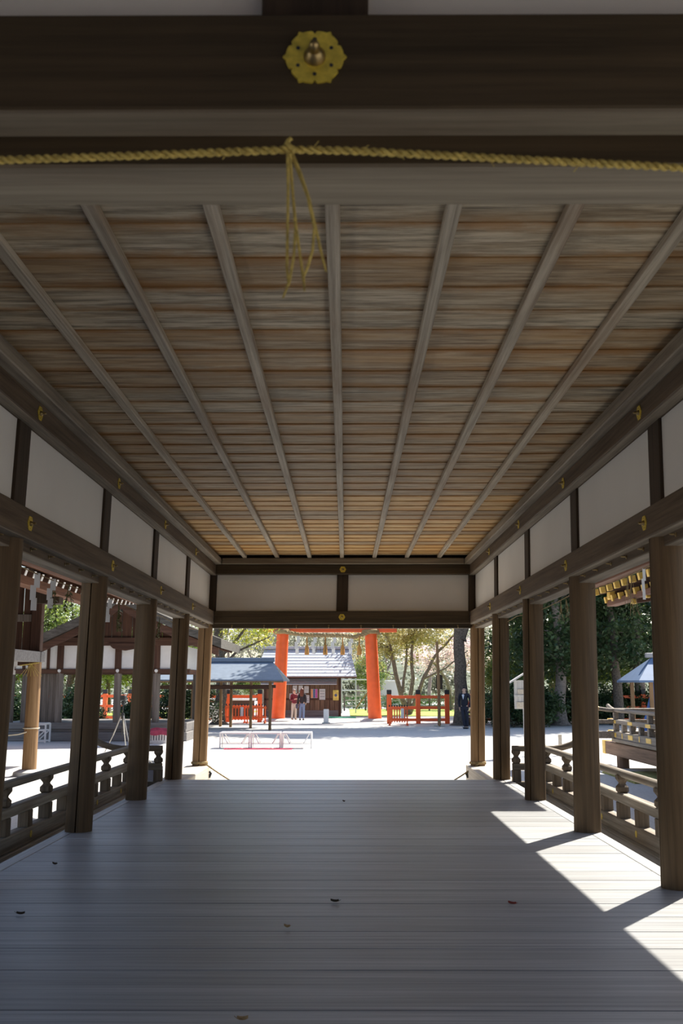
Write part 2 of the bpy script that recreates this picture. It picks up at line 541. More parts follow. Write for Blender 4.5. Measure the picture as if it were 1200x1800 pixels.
ORD = ['at the near end beside the camera', 'second from the near end', 'third from the near end', 'fourth from the near end', 'fifth from the near end', 'at the far edge of the plank floor', 'at the far end on the pale sill']
for sd, xx, nm in (('L', PXL, 'shaded side with the bark-roofed hall'), ('R', PXR, 'sunlit side with the gilded veranda')):
    for i, yy in enumerate(PY):
        e = empty('pillar', (xx, yy, FZ if i < 6 else 0.585))
        tag(e, 'round brown wooden hall pillar ' + ORD[i] + ', ' + ('shaded railing side' if sd == 'L' else 'sunlit railing side'), 'pillar', 'round pillars of the hall', 'structure')
        pillar_mesh(CRACK.get((sd, i), 90), 2.42).build('shaft', PILLAR_LIT if i == 6 else PILLAR_Z, e, smooth=True)
        if i == 6:
            t = []
            for k in range(26):
                a = k / 25 * 2 * PI * 2
                t.append((0.128 * math.cos(a), 0.128 * math.sin(a), 0.03 + 0.03 * k / 25))
            MB().tube(t, 0.014, 6).build('rope_binding', STRAWD, e, smooth=True)

# ---- flower ornaments


def flower_poly(R):
    p = []
    for k in range(120):
        a = 2 * PI * k / 120
        u = abs(((a / (PI / 3)) + 0.5) % 1.0 - 0.5) * 2      # 0 at tip, 1 at notch
        if u < 0.2:
            r = R * (1.0 - 0.09 * u / 0.2)
        elif u < 0.86:
            r = R * (0.91 - 0.02 * (u - 0.2) / 0.66)
        else:
            r = R * (0.89 - 0.11 * (u - 0.86) / 0.14)
        p.append((r * math.cos(a), r * math.sin(a)))
    return p


def make_flower_meshes(R):
    a = MB().prism(flower_poly(R), Matrix(), 0.004)
    oa = a.build('flower_ornament', GOLD)
    k = MB().lathe([(R * .34, 0.004), (R * .34, 0.008), (R * .26, 0.014), (R * .22, 0.02), (R * .16, 0.022), (R * .17, 0.034), (R * .12, 0.042), (R * .03, 0.045)], 14)
    ok = k.build('knob', BRASS, smooth=True)
    h = MB()
    for j in range(6):
        an = PI / 6 + j * PI / 3
        h.lathe([(R * .065, 0.0036), (R * .065, 0.0046)], 8, (R * .6 * math.cos(an), R * .6 * math.sin(an), 0))
    oh = h.build('nail_hole', BLACK)
    ms = (oa.data, ok.data, oh.data)
    for o in (oa, ok, oh):
        bpy.data.objects.remove(o)
    return ms


FLOWER = make_flower_meshes(0.057)


def flower(parent, loc, rot):
    a = link_mesh('flower_ornament', FLOWER[0], parent, loc, rot)
    a['label'] = 'gilded six-petal nail cover'
    link_mesh('knob', FLOWER[1], a)
    link_mesh('nail_hole', FLOWER[2], a)


def hook_mesh():
    m = MB().lathe([(0.016, 0), (0.016, 0.004), (0.008, 0.006)], 8)
    t = [(0, 0, 0.004), (0, 0, 0.03)]
    for k in range(7):
        a = PI / 2 - k / 6 * PI * 1.2
        t.append((0, -0.018 + 0.018 * math.sin(a), 0.03 + 0.018 * math.cos(a)))
    m.tube(t, 0.004, 6)
    o = m.build('hook', BRASS, smooth=True)
    d = o.data
    bpy.data.objects.remove(o)
    return d


HOOK = hook_mesh()

# ---- side walls (timber frame and plaster above the openings)
for sd, xin, xp, s, nm in (('L', -2.25, PXL, -1, 'wall_left'), ('R', 2.03, PXR, 1, 'wall_right')):
    w = tag(empty(nm, (0, 0, 0)), 'plaster band between dark beams above the pillars, ' + ('shaded side' if s < 0 else 'sunlit side'), 'wall', kind='structure')
    X = lambda a, b: (min(xin + s * a, xin + s * b), max(xin + s * a, xin + s * b))
    y0, y1 = 1.6, 16.55
    # lower beam in bay lengths with a joint at every second pillar
    MB().box(*X(0, .13), y0, y1, 2.902, 3.105, bev=0.006).lean().build('lower_beam', BEAM_Y, w)
    MB().box(*X(.004, .088), y0, y1, 2.894, 2.902).lean().build('weathered_lit_soffit', GREY_Y, w)  # added pale strip: weathering and floor bounce both put into its colour
    MB().box(*X(-.006, .074), y0, y1, 3.714, 3.722).lean().build('weathered_lit_soffit', GREY_Y, w)
    MB().box(*X(.22, .33), y0, y1, 2.902, 3.105, bev=0.006).lean().build('lower_beam_outer', BEAM_Y, w)
    for i in range(6):
        MB().box(*X(.09, .24), PY[i] + .10, PY[i + 1] - .10, 2.836, 2.93).lean().build('head_rail', BEAM_Y, w)
        MB().box(*X(.092, .238), PY[i] + .10, PY[i + 1] - .10, 2.827, 2.836).lean().build('lit_rail_soffit', GREY_Y, w)  # added pale strip: floor bounce on the rail's underside put into the colour
        for k in range(5):
            yk = PY[i] + 0.35 + k * (PY[i + 1] - PY[i] - 0.7) / 4
            link_mesh('hook', HOOK, w, (xin + s * .09 + lx(2.87), yk, 2.868), (0, -s * PI / 2, 0))
    MB().box(*X(-.01, .33), y0, y1, 3.722, 3.885, bev=0.01).lean().build('upper_beam', BEAM_Y, w)
    MB().box(*X(-.10, .2), y0, y1, 3.885, 3.99, bev=0.008).lean().build('cornice', GREY_Y, w)
    for i in range(6):
        MB().box(*X(.10, .16), PY[i] + .115, PY[i + 1] - .115, 3.103, 3.73).lean().build('plaster_panel', PLASTER, w)
    for i in range(7):
        MB().box(*X(.075, .2), PY[i] - .12, PY[i] + .12, 3.103, 3.73, bev=0.004).lean().build('stud', DARK_Z, w)
        if 0 < i < 6:
            flower(w, (xin + lx(3.0), PY[i] + 0.02, 3.005), (PI / 2, 0, -s * PI / 2))
            flower(w, (xin - s * .01 + lx(3.8), PY[i] + 0.02, 3.80), (PI / 2, 0, -s * PI / 2))

# ---- end frames
CXF = -0.11
for nm, yc, sgn, lab in (('wall_back', 16.40, -1, 'plaster band between dark beams over the far opening towards the red gate'),
                         ('wall_front', 1.70, -1, 'dark beam and plaster band over the near opening above the camera')):
    w = tag(empty(nm, (0, 0, 0)), lab, 'wall', kind='structure')
    x0, x1 = -2.50, 2.27
    if nm == 'wall_back':
        yf = yc - 0.22
        MB().box(-2.24, 2.02, yf, yf + .13, 2.902, 3.105, bev=0.006).lean().build('lower_beam', BEAM_X, w)
        MB().box(-2.27, 2.05, yf + .1, yf + .26, 2.827, 2.91, bev=0.004).lean().build('head_rail', BEAM_X, w)
        MB().box(-2.24, 2.02, yf - .03, yf + .3, 3.722, 3.885, bev=0.008).lean().build('upper_beam', BEAM_X, w)
        MB().box(-2.14, 1.92, yf - .10, yf + .2, 3.885, 3.985, bev=0.008).lean().build('cornice', GREY_X, w)
        MB().box(-2.26, CXF - .09, yf + .12, yf + .18, 3.10, 3.73).lean().build('plaster_panel', PLASTER, w)
        MB().box(CXF + .09, 2.04, yf + .12, yf + .18, 3.10, 3.73).lean().build('plaster_panel', PLASTER, w)
        MB().box(CXF - .095, CXF + .095, yf + .09, yf + .2, 3.10, 3.73, bev=0.004).lean().build('stud', DARK_Z, w)
        for xx in (-2.28, 2.06):
            MB().box(xx - .05, xx + .05, yf + .09, yf + .2, 3.10, 3.73, bev=0.004).lean().build('stud', DARK_Z, w)
        flower(w, (CXF + lx(3.0), yf, 3.005), (PI / 2, 0, 0))
        flower(w, (CXF + lx(3.8), yf - .03, 3.80), (PI / 2, 0, 0))
        for k in range(8):
            link_mesh('hook', HOOK, w, (-1.95 + k * 0.54 + .05, yf + .10, 2.868), (PI / 2, 0, 0))
    else:
        MB().box(x0, x1, 1.556, 1.84, 2.902, 3.089, bev=0.004).lean().build('lower_beam', BEAM_X, w)
        MB().box(x0, x1, 1.560, 1.634, 2.896, 2.902).lean().build('weathered_lit_soffit', GREY_X, w)  # added strip, paler than the beam for weathering and light off the floor
        MB().box(-2.27, 2.05, 1.635, 1.778, 2.842, 2.905).lean().build('head_rail', BEAM_X, w)
        MB().box(-2.27, 2.05, 1.637, 1.776, 2.834, 2.842).lean().build('lit_rail_soffit', GREY_X, w)  # pale underside below the dark rail: floor bounce carried by the colour
        MB().box(x0, x1, 1.55, 1.85, 3.722, 3.885, bev=0.008).lean().build('upper_beam', BEAM_X, w)
        MB().box(-2.14, 1.92, 1.80, 1.95, 3.885, 3.985, bev=0.006).lean().build('cornice', GREY_X, w)
        MB().box(-2.26, CXF - .09, 1.66, 1.72, 3.085, 3.73).lean().build('plaster_panel', PLASTER, w)
        MB().box(CXF + .09, 2.04, 1.66, 1.72, 3.085, 3.73).lean().build('plaster_panel', PLASTER, w)
        MB().box(CXF - .1, CXF + .1, 1.62, 1.76, 3.085, 3.73, bev=0.004).lean().build('stud', DARK_Z, w)
        flower(w, (-0.054, 1.556, 3.0), (PI / 2, 0, 0))

# ---- ceiling
ceil = tag(empty('ceiling', (0, 0, 4.045)), 'weathered board ceiling with long narrow rails', 'ceiling', kind='structure')
cy_ = [1.86, 2.2, 2.54, 2.88, 3.2, 3.54, 3.9, 4.253, 4.632, 5.006, 5.341, 5.651, 6.018, 6.446, 6.82]
while cy_[-1] < 15.7:
    cy_.append(cy_[-1] + random.uniform(0.31, 0.37))
cy_.append(16.2)
for a, b in zip(cy_[:-1], cy_[1:]):
    m = MB().box(-2.28, 2.16, -(b - a) / 2 + 0.003, (b - a) / 2 + 0.012, 0.0, 0.018, bev=0.003)
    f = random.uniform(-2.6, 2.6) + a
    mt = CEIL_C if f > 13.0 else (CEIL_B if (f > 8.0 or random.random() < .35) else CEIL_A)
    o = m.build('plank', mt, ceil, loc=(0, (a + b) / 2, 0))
    o.rotation_euler = (random.uniform(0.018, 0.032), 0, 0)
for k in range(7):
    xr = -1.689 + k * 0.544
    MB().box(xr - .034, xr + .034, 1.8, 16.15, -0.055, -0.004, bev=0.006).build('ceiling_rail', RAIL_Y, ceil)

# ---- roof over the hall
roof = tag(empty('roof', (0, 0, 0)), 'broad pitched roof sheltering the plank hall', 'roof', kind='structure')
RX = CXF
for s, xe in ((1, 3.06), (-1, -3.29)):
    rows = []
    for k in range(7):
        t = k / 6
        x = RX + (xe - RX) * t
        z = 6.6 - (6.6 - 3.52) * (t ** 0.86)
        rows.append([(x, -1.3, z), (x, 17.7, z)])
    MB().sheet(rows, 0.14).build('roof_slope', BARKROOF, roof, smooth=True)
MB().box(2.85, 3.70, 12.52, 17.7, 3.45, 3.52).build('added_sun_blocker', BARKROOF, roof)  # unseen slab added to cut off the sun patch on the floor
MB().box(RX - .25, RX + .25, -1.3, 17.7, 6.5, 6.85, bev=0.05).build('ridge', BARKROOF, roof)
for yy in (1.72, 16.5):
    M = Matrix.Translation((0, yy, 0)) @ Matrix.Rotation(PI / 2, 4, 'X')
    MB().prism([(-2.5, 3.99), (2.4, 3.99), (RX, 6.5)], M, 0.06).build('gable_board', DARK_Z, roof)

# ---- pale sills under the far bay
for n, (x0, x1, lab) in enumerate(((-2.62, -2.23, 'pale timber sill under the far pillar on the shaded side'), (2.0, 2.40, 'pale timber sill under the far pillar on the sunlit side'))):
    e = tag(empty('trim_%d' % (n + 1), ((x0 + x1) / 2, 13.95, 0)), lab, 'sill', kind='structure')
    h = (x1 - x0) / 2
    MB().box(-h, h, 0, 2.65, 0.33, 0.585, bev=0.012).build('sill_beam', SILL_Y, e)
    MB().box(-h + .06, h - .06, 0.05, 2.6, 0.0, 0.33, bev=0.01).build('sill_base', GRAVEL_STONE, e)
    sx = h if n == 0 else -h
    MB().tube([(sx, 2.35, 0.5), (sx + (0.03 if n == 0 else -.03), 2.35, 0.47), (sx, 2.35, 0.40)], 0.022, 8).build('iron_ring', BLACK, e, smooth=True)

# ---- balustrades


def balustrade(xc, s, label):
    e = tag(empty('balustrade', (xc, 7.0, FZ - .14)), label, 'railing', 'low railings along the hall')
    o = 7.0
    zb = FZ - .14
    B = lambda mb, n, mt, sm=False: mb.build(n, mt, e, smooth=sm)
    Y1 = 13.62 - o
    B(MB().box(-.06, .06, 0.95 - o, Y1 + .06, 0, .14, bev=.008), 'bottom_rail', RAILING_Y)
    B(MB().box(-.05, .05, 0.95 - o, Y1 + .05, .29, .38, bev=.008), 'middle_rail', RAILING_Y)
    t = [(0, 0.9 - o, .57), (0, Y1, .57), (0, Y1 + .12, .58), (0, Y1 + .25, .61)]
    B(MB().tube(t, .04, 12), 'handrail', RAILING_Y, True)
    xi = -s * 0.47
    B(MB().box(min(0.06 * -s, xi), max(0.06 * -s, xi), Y1 - .06, Y1 + .06, 0, .14, bev=.008), 'bottom_rail', RAILING_X)
    B(MB().box(min(0.05 * -s, xi), max(0.05 * -s, xi), Y1 - .05, Y1 + .05, .29, .38, bev=.008), 'middle_rail', RAILING_X)
    t = [(xi, Y1, .575), (s * .1, Y1, .575), (s * .22, Y1, .59), (s * .34, Y1, .625), (s * .45, Y1, .68)]
    B(MB().tube(t, [.04, .04, .042, .044, .046], 12), 'handrail', RAILING_X, True)
    pm = None
    yp = 13.62
    k = 0
    while yp > 1.0:
        if pm is None:
            m = MB().box(-.055, .055, -.055, .055, .14, .29, bev=.004)
            pm = B(m, 'post', RAILING_Z)
            pm.location = (0, yp - o, 0)
            me = pm.data
            cap = B(MB().box(-.055, .055, -.055, .055, .38, .455, bev=.018), 'post_block', RAILING_Z)
            cap.location = (0, yp - o, 0)
            nb_ = MB()
            q2 = lambda h, z: [(-h, -h, z), (h, -h, z), (h, h, z), (-h, h, z)]
            nb_.v = q2(.040, .45) + q2(.028, .468) + q2(.030, .48) + q2(.052, .515) + q2(.052, .55)
            nb_.f = [(3, 2, 1, 0), (16, 17, 18, 19)] + [(4 * r + c, 4 * r + (c + 1) % 4, 4 * r + 4 + (c + 1) % 4, 4 * r + 4 + c) for r in range(4) for c in range(4)]
            nk = B(nb_, 'post_neck', RAILING_Z)
            nk.parent = cap
            cme, nme = cap.data, nk.data
        else:
            link_mesh('post', me, e, (0, yp - o, 0))
            c = link_mesh('post_block', cme, e, (0, yp - o, 0))
            link_mesh('post_neck', nme, c)
        if yp - .61 > 1:
            if k == 0:
                mm = MB().box(-.05, .05, -.065, .065, .14, .29, bev=.004)
                bk = B(mm, 'strut_block', RAILING_Z)
                bk.location = (0, yp - o - .61, 0)
                me2 = bk.data
            else:
                link_mesh('strut_block', me2, e, (0, yp - o - .61, 0))
            f = link_mesh('nail_cover', FLOWER[0], e, (-s * .06, yp - o - .61, .075), (PI / 2, 0, -s * PI / 2), (.6, .6, .6))
        yp -= 1.22
        k += 1
    link_mesh('post', me, e, (xi + s * .05, Y1, 0))
    c = link_mesh('post_block', cme, e, (xi + s * .05, Y1, 0))
    link_mesh('post_neck', nme, c)
    return e


balustrade(-2.98, -1, 'low weathered wooden railing with round handrail on the shaded side of the hall')
balustrade(2.75, 1, 'low weathered wooden railing with round handrail on the sunlit side of the hall')

# ---- straw rope across the near opening


def twisted(pts, r, pitch, strands=2, seg=6, sub=8):
    """a laid rope: strands winding about a polyline"""
    P = [Vector(p) for p in pts]
    path = []
    for a, b in zip(P[:-1], P[1:]):
        n = max(2, int((b - a).length / (pitch / sub)))
        for k in range(n):
            path.append(a.lerp(b, k / n))
    path.append(P[-1])
    mb = MB()
    d = 0.0
    fr = []
    for i, p in enumerate(path):
        if i:
            d += (p - path[i - 1]).length
        t = (path[min(i + 1, len(path) - 1)] - path[max(0, i - 1)]).normalized()
        u = Vector((0, 0, 1)) if abs(t.z) < .8 else Vector((0, 1, 0))
        a = (u - t * u.dot(t)).normalized()
        fr.append((p, a, t.cross(a), d))
    for s in range(strands):
        q = []
        for p, a, b, d in fr:
            an = 2 * PI * (d / pitch + s / strands)
            q.append(p + (a * math.cos(an) + b * math.sin(an)) * r * .55)
        mb.tube(q, r * .62, seg)
    return mb


RYD = 1.47
k0 = at(510, 263, RYD)
pl = [at(-750, 306, RYD), at(-300, 296, RYD), at(0, 281.5, RYD), at(250, 273, RYD), k0]
pr = [k0, at(620, 265, RYD), at(850, 277, RYD), at(1200, 295, RYD), at(1500, 306, RYD), at(1980, 316, RYD)]
rope = tag(empty('straw_rope', k0), 'twisted yellow straw rope strung across the near opening', 'rope')
sh = lambda ps: [Vector(p) - k0 for p in ps]
twisted(sh(pl + pr[1:]), .0062, .03).build('rope_strand', STRAW, rope, smooth=True)
MB().tube(sh([at(500, 258, RYD), at(507, 247, RYD), at(512, 243, RYD)]), .004, 6).join(MB().tube([(-.006, -.006, .009), (.006, -.007, -.004), (.002, .006, -.008), (-.005, .004, .006)], .004, 6)).build('knot', STRAW, rope, smooth=True)
for ps in ([(505, 268), (506, 330), (505, 400), (504, 470), (506, 497)], [(508, 268), (514, 340), (519, 400), (516, 450), (508, 495), (497, 524)],
           [(509, 270), (515, 350), (520, 400), (527, 450), (533, 490), (535, 512)], [(511, 268), (525, 305), (540, 345), (552, 400), (549, 440), (540, 470), (533, 488)],
           [(512, 266), (528, 305), (543, 350), (553, 395), (563, 440), (573, 478)]):
    MB().tube(sh([at(x, y, RYD + random.uniform(-.006, .006)) for x, y in ps]), [.0026] * (len(ps) - 1) + [.0016], 5, flat=.5).build('straw_strand', STRAW, rope, smooth=True)
for x, y, dx, dy in ((548, 262, 12, -14), (630, 268, 18, -13), (1020, 286, -12, 16), (860, 279, 8, 14), (700, 268, 10, 12), (400, 268, -9, 12)):
    MB().tube(sh([at(x, y, RYD), at(x + dx, y + dy, RYD)]), .0008, 4).build('loose_straw', STRAW, rope)

# ---- rope looped between the far pillars
pts = []
for k in range(33):
    x = -2.28 + 4.44 * k / 32
    u = (x + .06) / 2.22
    pts.append((x, 16.24, max(.016, .62 - .78 * (1 - u * u))))
m = twisted([Vector(p) - Vector((-.06, 16.24, 0)) for p in pts], .012, .06)
tag(m.build('barrier_rope', STRAWD, smooth=True, loc=(-.06, 16.24, 0)), 'slack straw rope slung low between the two far pillars', 'rope')

# ---- thin sacred ropes with paper streamers along the side openings


def shide(h, w):
    """zigzag folded paper streamer, hanging down from the origin"""
    mb = MB()
    n = 3
    x = 0.0
    for k in range(n):
        z1 = -h * k / n
        z0 = -h * (k + 1.18) / n if k < n - 1 else -h
        mb.box(x - w / 2, x + w / 2, -.001 - .004 * (k % 2), .001 - .004 * (k % 2), z0, z1)
        x += -w * .62 if k % 2 == 0 else w * .25
    return mb


def twig(h):
    mb = MB()
    for j in range(3):
        a = random.uniform(0, 6.28)
        p = [(0, 0, 0), (.015 * math.cos(a), .015 * math.sin(a), -h * .4), (.05 * math.cos(a), .05 * math.sin(a), -h)]
        mb.tube(p, .003, 4)
        for k in range(9):
            t = .25 + .08 * k
            c = Vector((.045 * t * math.cos(a), .045 * t * math.sin(a), -h * t))
            an = random.uniform(0, 6.28)
            d = Vector((math.cos(an), math.sin(an), -.8)) * random.uniform(.03, .05)
            sd = Vector((-math.sin(an), math.cos(an), 0)) * .012
            n = len(mb.v)
            mb.v += [tuple(c), tuple(c + d * .5 + sd), tuple(c + d), tuple(c + d * .5 - sd)]
            mb.f.append((n, n + 1, n + 2, n + 3))
    return mb


SAKAKI = leafmat('sakaki_leaf', (0.05, 0.075, 0.025), (0.13, 0.13, 0.045), .2)


def side_rope(x, y0, y1, hangs, label, sw=.045):
    o = Vector((x, (y0 + y1) / 2, 2.80))
    e = tag(empty('sacred_rope', o), label, 'rope')
    pts = []
    nb = 3
    for k in range(25):
        t = k / 24
        sag = -.035 * math.sin(PI * ((t * nb) % 1.0)) if k < 24 else 0
        pts.append((0, (y0 - y1) / 2 + (y1 - y0) * t, sag))
    MB().tube(pts, .0045, 5).build('cord', STRAWD, e, smooth=True)
    for yy, kind, h in hangs:
        if kind == 's':
            p = shide(h, sw).build('paper_streamer', PAPER, e)
            p.rotation_euler = (0, 0, random.uniform(.25, .6))
        elif kind == 't':
            p = twig(h).build('leaf_twig', SAKAKI, e)
        else:
            mb = MB()
            for q in range(5):
                mb.tube([(0, 0, 0), (random.uniform(-.02, .02), random.uniform(-.02, .02), -h * .5), (random.uniform(-.05, .05), random.uniform(-.05, .05), -h)], .0018, 4)
            p = mb.build('straw_tassel', STRAWD, e)
        p.location = (0, yy - o.y, -.02)
    return e


side_rope(-2.47, 6.75, 16.2, [(7.72, 's', .30), (8.15, 's', .25), (8.17, 't', .42), (8.62, 't', .25), (10.15, 's', .24), (10.55, 't', .32), (12.9, 't', .30), (15.1, 't', .3), (12.3, 's', .2)],
          'thin straw cord with white paper streamers on the shaded side of the hall')
side_rope(2.30, 6.75, 16.2, [(7.43, 's', .24), (7.75, 'w', .34), (7.86, 'w', .25), (10.1, 'w', .2), (10.35, 'w', .22), (12.6, 'w', .2)],
          'thin straw cord with white paper streamer on the sunlit side of the hall', .03)

# ---- litter on the planks
LEAFD = plain('dry_leaf', (0.06, 0.04, 0.02), rough=.8, var=.3, nscale=40)
LEAFR = plain('red_leaf', (0.32, 0.05, 0.03), rough=.7, var=.3, nscale=40)
LEAFT = plain('tan_leaf', (0.45, 0.30, 0.14), rough=.8, var=.3, nscale=40)


def fallen_leaf(px, py, r, mat, label):
    p = gnd(px, py, FZ)
    mb = MB()
    rows = []
    for i in range(5):
        u = i / 4 * 2 - 1
        w = (1 - u * u) * .45 + .03
        rows.append([(u * r, v * w * r, .006 + .010 * abs(v) + .006 * u * u) for v in (-1, 0, 1)])
    mb.sheet(rows, .0015)
    mb.tube([(-r, 0, .012), (-r * 1.5, .004, .02)], .0012, 4)
    o = mb.build('fallen_leaf', mat, loc=(p.x, p.y, FZ + .001))
    o.rotation_euler = (0, 0, random.uniform(0, 3))
    tag(o, label, 'leaf', 'leaves on the plank floor')


fallen_leaf(588, 1587, .026, LEAFD, 'dark curled leaf on the floorboards, middle of the hall')
fallen_leaf(900, 1591, .026, LEAFR, 'small red leaf on the floorboards near the sunlit strip')
fallen_leaf(96, 1521, .024, LEAFD, 'dark flat leaf on the floorboards below the shaded railing')
fallen_leaf(36, 1609, .024, LEAFD, 'dark leaf on the floorboards closest to the shaded near corner')
fallen_leaf(426, 1796, .022, LEAFT, 'tan leaf on the floorboards closest to the camera')
fallen_leaf(604, 1410, .026, LEAFD, 'tiny dark leaf on the floorboards towards the far opening')
fallen_leaf(504, 1632, .018, LEAFT, 'pale leaf fragment on the floorboards nearer than the dark curled leaf')

# ================================================================== BUILDINGS AND THINGS IN THE COURT


def part(mb, name, mat, parent, smooth=False):
    o = mb.build(name, mat, parent, smooth=smooth)
    return o


def rel(root, p):
    return Vector(p) - root.location


# ---- red gate
TY = 51.6
gx0, gx1 = at(488.5, 1262, TY).x, at(659, 1262, TY).x
gcx = (gx0 + gx1) / 2
torii = tag(empty('torii_gate', (gcx, TY, 0)), 'tall vermilion shrine gate with thick straw rope behind the far opening', 'gate')
hw = (gx1 - gx0) / 2
top_in = (at(651.5, 1112, TY).x - at(497, 1112, TY).x) / 2
for s in (-1, 1):
    pts, rr = [], []
    for k in range(9):
        t = k / 8
        z = 0.12 + 5.7 * t
        pts.append((s * (hw + (top_in - hw) * (z / 4.6)), 0, z)); rr.append(.355 - .05 * t)
    part(MB().tube(pts, rr, 28), 'gate_pillar', VERM, torii, True)
    part(MB().lathe([(.80, 0), (.78, .06), (.62, .13), (.40, .15)], 24, (s * hw, 0, 0)), 'base_stone', GRAVEL_STONE, torii, True)
zn = at(575, 1111.5, TY).z
xl, xr = at(450, 1108, TY).x - gcx, at(697, 1108, TY).x - gcx
part(MB().box(xl, xr, -.12, .12, zn, zn + .42, bev=.02), 'tie_beam', VERM, torii)
part(MB().box(-.2, .2, -.1, .1, zn + .42, 5.75, bev=.02), 'centre_strut', VERM, torii)
rows = [[(-4.4 + .55 * k, y, 6.22 + .016 * abs(k - 8) ** 1.6) for k in range(17)] for y in (-.3, .3)]
part(MB().sheet(rows, .45), 'top_lintel', VERM, torii)
rows = [[(-4.55 + .57 * k, y, 6.42 + .017 * abs(k - 8) ** 1.6) for k in range(17)] for y in (-.4, .4)]
part(MB().sheet(rows, .19), 'lintel_cap', BLACK, torii)

# its rope
a = at(497, 1109, TY); b = at(651, 1109, TY)
rp = tag(empty('gate_rope', (gcx, TY - .4, zn)), 'thick twisted straw rope with white paper streamers tied across the red gate', 'rope')
pts = [(a.x - gcx, 0, .02), (a.x - gcx + .9, -.05, -.13), (-.6, -.08, -.18), (.9, -.08, -.19), (b.x - gcx - .9, -.05, -.28), (b.x - gcx - .3, 0, -.1), (b.x - gcx, 0, .05)]
part(twisted(pts, .10, .5, 3, 6), 'rope_body', STRAWD, rp, True)
for sx in (a.x - gcx, b.x - gcx):
    t = [(sx + .40 * math.cos(2 * PI * k / 12), .4 + .42 * math.sin(2 * PI * k / 12), .06 * ((k % 24) / 12) - .05) for k in range(25)]
    part(MB().tube(t, .10, 8), 'rope_coil', STRAWD, rp, True)
ORT = plain('old_straw_tassel', (0.55, 0.28, 0.08), rough=.9, var=.3, nscale=30)
for px, kind in ((525, 's'), (540, 't'), (554, 's'), (560, 'l'), (572, 'l'), (572, 't'), (588, 's'), (602, 't'), (618, 's'), (631, 't')):
    x = at(px, 1120, TY).x - gcx
    if kind == 's':
        o = part(shide(.95, .17), 'paper_streamer', PAPER, rp)
    elif kind == 't':
        o = part(MB().lathe([(.03, 0), (.035, -.45), (.10, -.62), (.12, -.95), (.10, -1.0)], 8), 'straw_tassel', ORT, rp, True)
    else:
        mb = twig(.9); mb.v = [(q[0] * 3, q[1] * 3, q[2]) for q in mb.v]
        o = part(mb, 'leaf_twig', SAKAKI, rp)
    o.location = (x, -.1, -.2)

# ---- red fences


def fence(name, x0, x1, y, n, label, skip=()):
    e = tag(empty(name, (x0, y, 0)), label, 'fence', 'vermilion fences beside the gate')
    W = x1 - x0
    for z0, z1, nm in ((1.22, 1.36, 'top_rail'), (.70, .84, 'middle_rail'), (.12, .25, 'bottom_rail')):
        part(MB().box(0, W, -.05, .05, z0, z1, bev=.01), nm, VERM, e)
    pm = cm = None
    for k in range(n):
        xx = W * k / (n - 1)
        if pm is None:
            p = part(MB().box(-.11, .11, -.11, .11, 0, 1.42, bev=.012), 'post', VERM, e)
            c = part(MB().box(-.115, .115, -.115, .115, 1.42, 1.64, bev=.02), 'post_cap', BLACK, p)
            pm, cm = p.data, c.data
            p.location = (xx, 0, 0)
        else:
            p = link_mesh('post', pm, e, (xx, 0, 0))
            link_mesh('post_cap', cm, p)
    return e


fence('red_fence', 2.15, 5.0, 48.6, 3, 'vermilion post and rail fence between the gate and the big tree')
fence('red_fence', 6.3, 19.0, 49.0, 10, 'vermilion post and rail fence beyond the big tree in front of the dark grove')
fence('red_fence', -7.7, -4.4, 50.6, 3, 'vermilion post and rail fence behind the small open shelter')
fence('red_fence', -26.0, -8.7, 52.0, 14, 'vermilion post and rail fence behind the bark-roofed hall')


def barrier(x, y, w, n, label, rz=0.0):
    e = tag(empty('red_barrier', (x, y, 0), rz), label, 'barrier', 'small movable vermilion barriers')
    for z0, z1 in ((.62, .70), (.16, .24)):
        part(MB().box(-w / 2, w / 2, -.035, .035, z0 + .1, z1 + .1, bev=.006), 'rail', VERM, e)
    pm = None
    for k in range(n):
        xx = -w / 2 + .06 + (w - .12) * k / (n - 1)
        if pm is None:
            p = part(MB().box(-.028, .028, -.028, .028, .14, .86), 'picket', VERM, e); p.location = (xx, 0, 0)
            c = part(MB().box(-.03, .03, -.03, .03, .86, .95), 'picket_tip', BLACK, p)
            pm, cm = p.data, c.data
        else:
            p = link_mesh('picket', pm, e, (xx, 0, 0)); link_mesh('picket_tip', cm, p)
    for s in (-1, 1):
        part(MB().box(s * (w / 2 - .06) - .04, s * (w / 2 - .06) + .04, -.3, .3, 0, .08, bev=.006), 'foot', VERM, e)
        part(MB().box(s * (w / 2 - .06) - .03, s * (w / 2 - .06) + .03, -.03, .03, .08, .20), 'leg', VERM, e)
    return e


p = at(700, 1272, 46.5); barrier(p.x, 46.5, .95, 8, 'small vermilion picket barrier in front of the fence by the big tree')
p = at(408, 1272, 49.3); barrier(p.x, 49.3, 1.35, 9, 'small vermilion picket barrier behind the shelter, farther from the gate')
p = at(450, 1272, 49.0); barrier(p.x, 49.0, 1.0, 7, 'small vermilion picket barrier behind the shelter, nearer the gate')
for px, py, Y, lab in ((425, 1250, 49.1, 'white paper notice on the barrier behind the shelter'), (707, 1253, 46.35, 'white paper notice on the barrier by the big tree')):
    p = at(px, py, Y)
    tag(MB().box(-.07, .07, -.005, .005, -.25, .2).build('paper_notice', PAPER, loc=(p.x, p.y, p.z)), lab, 'notice')

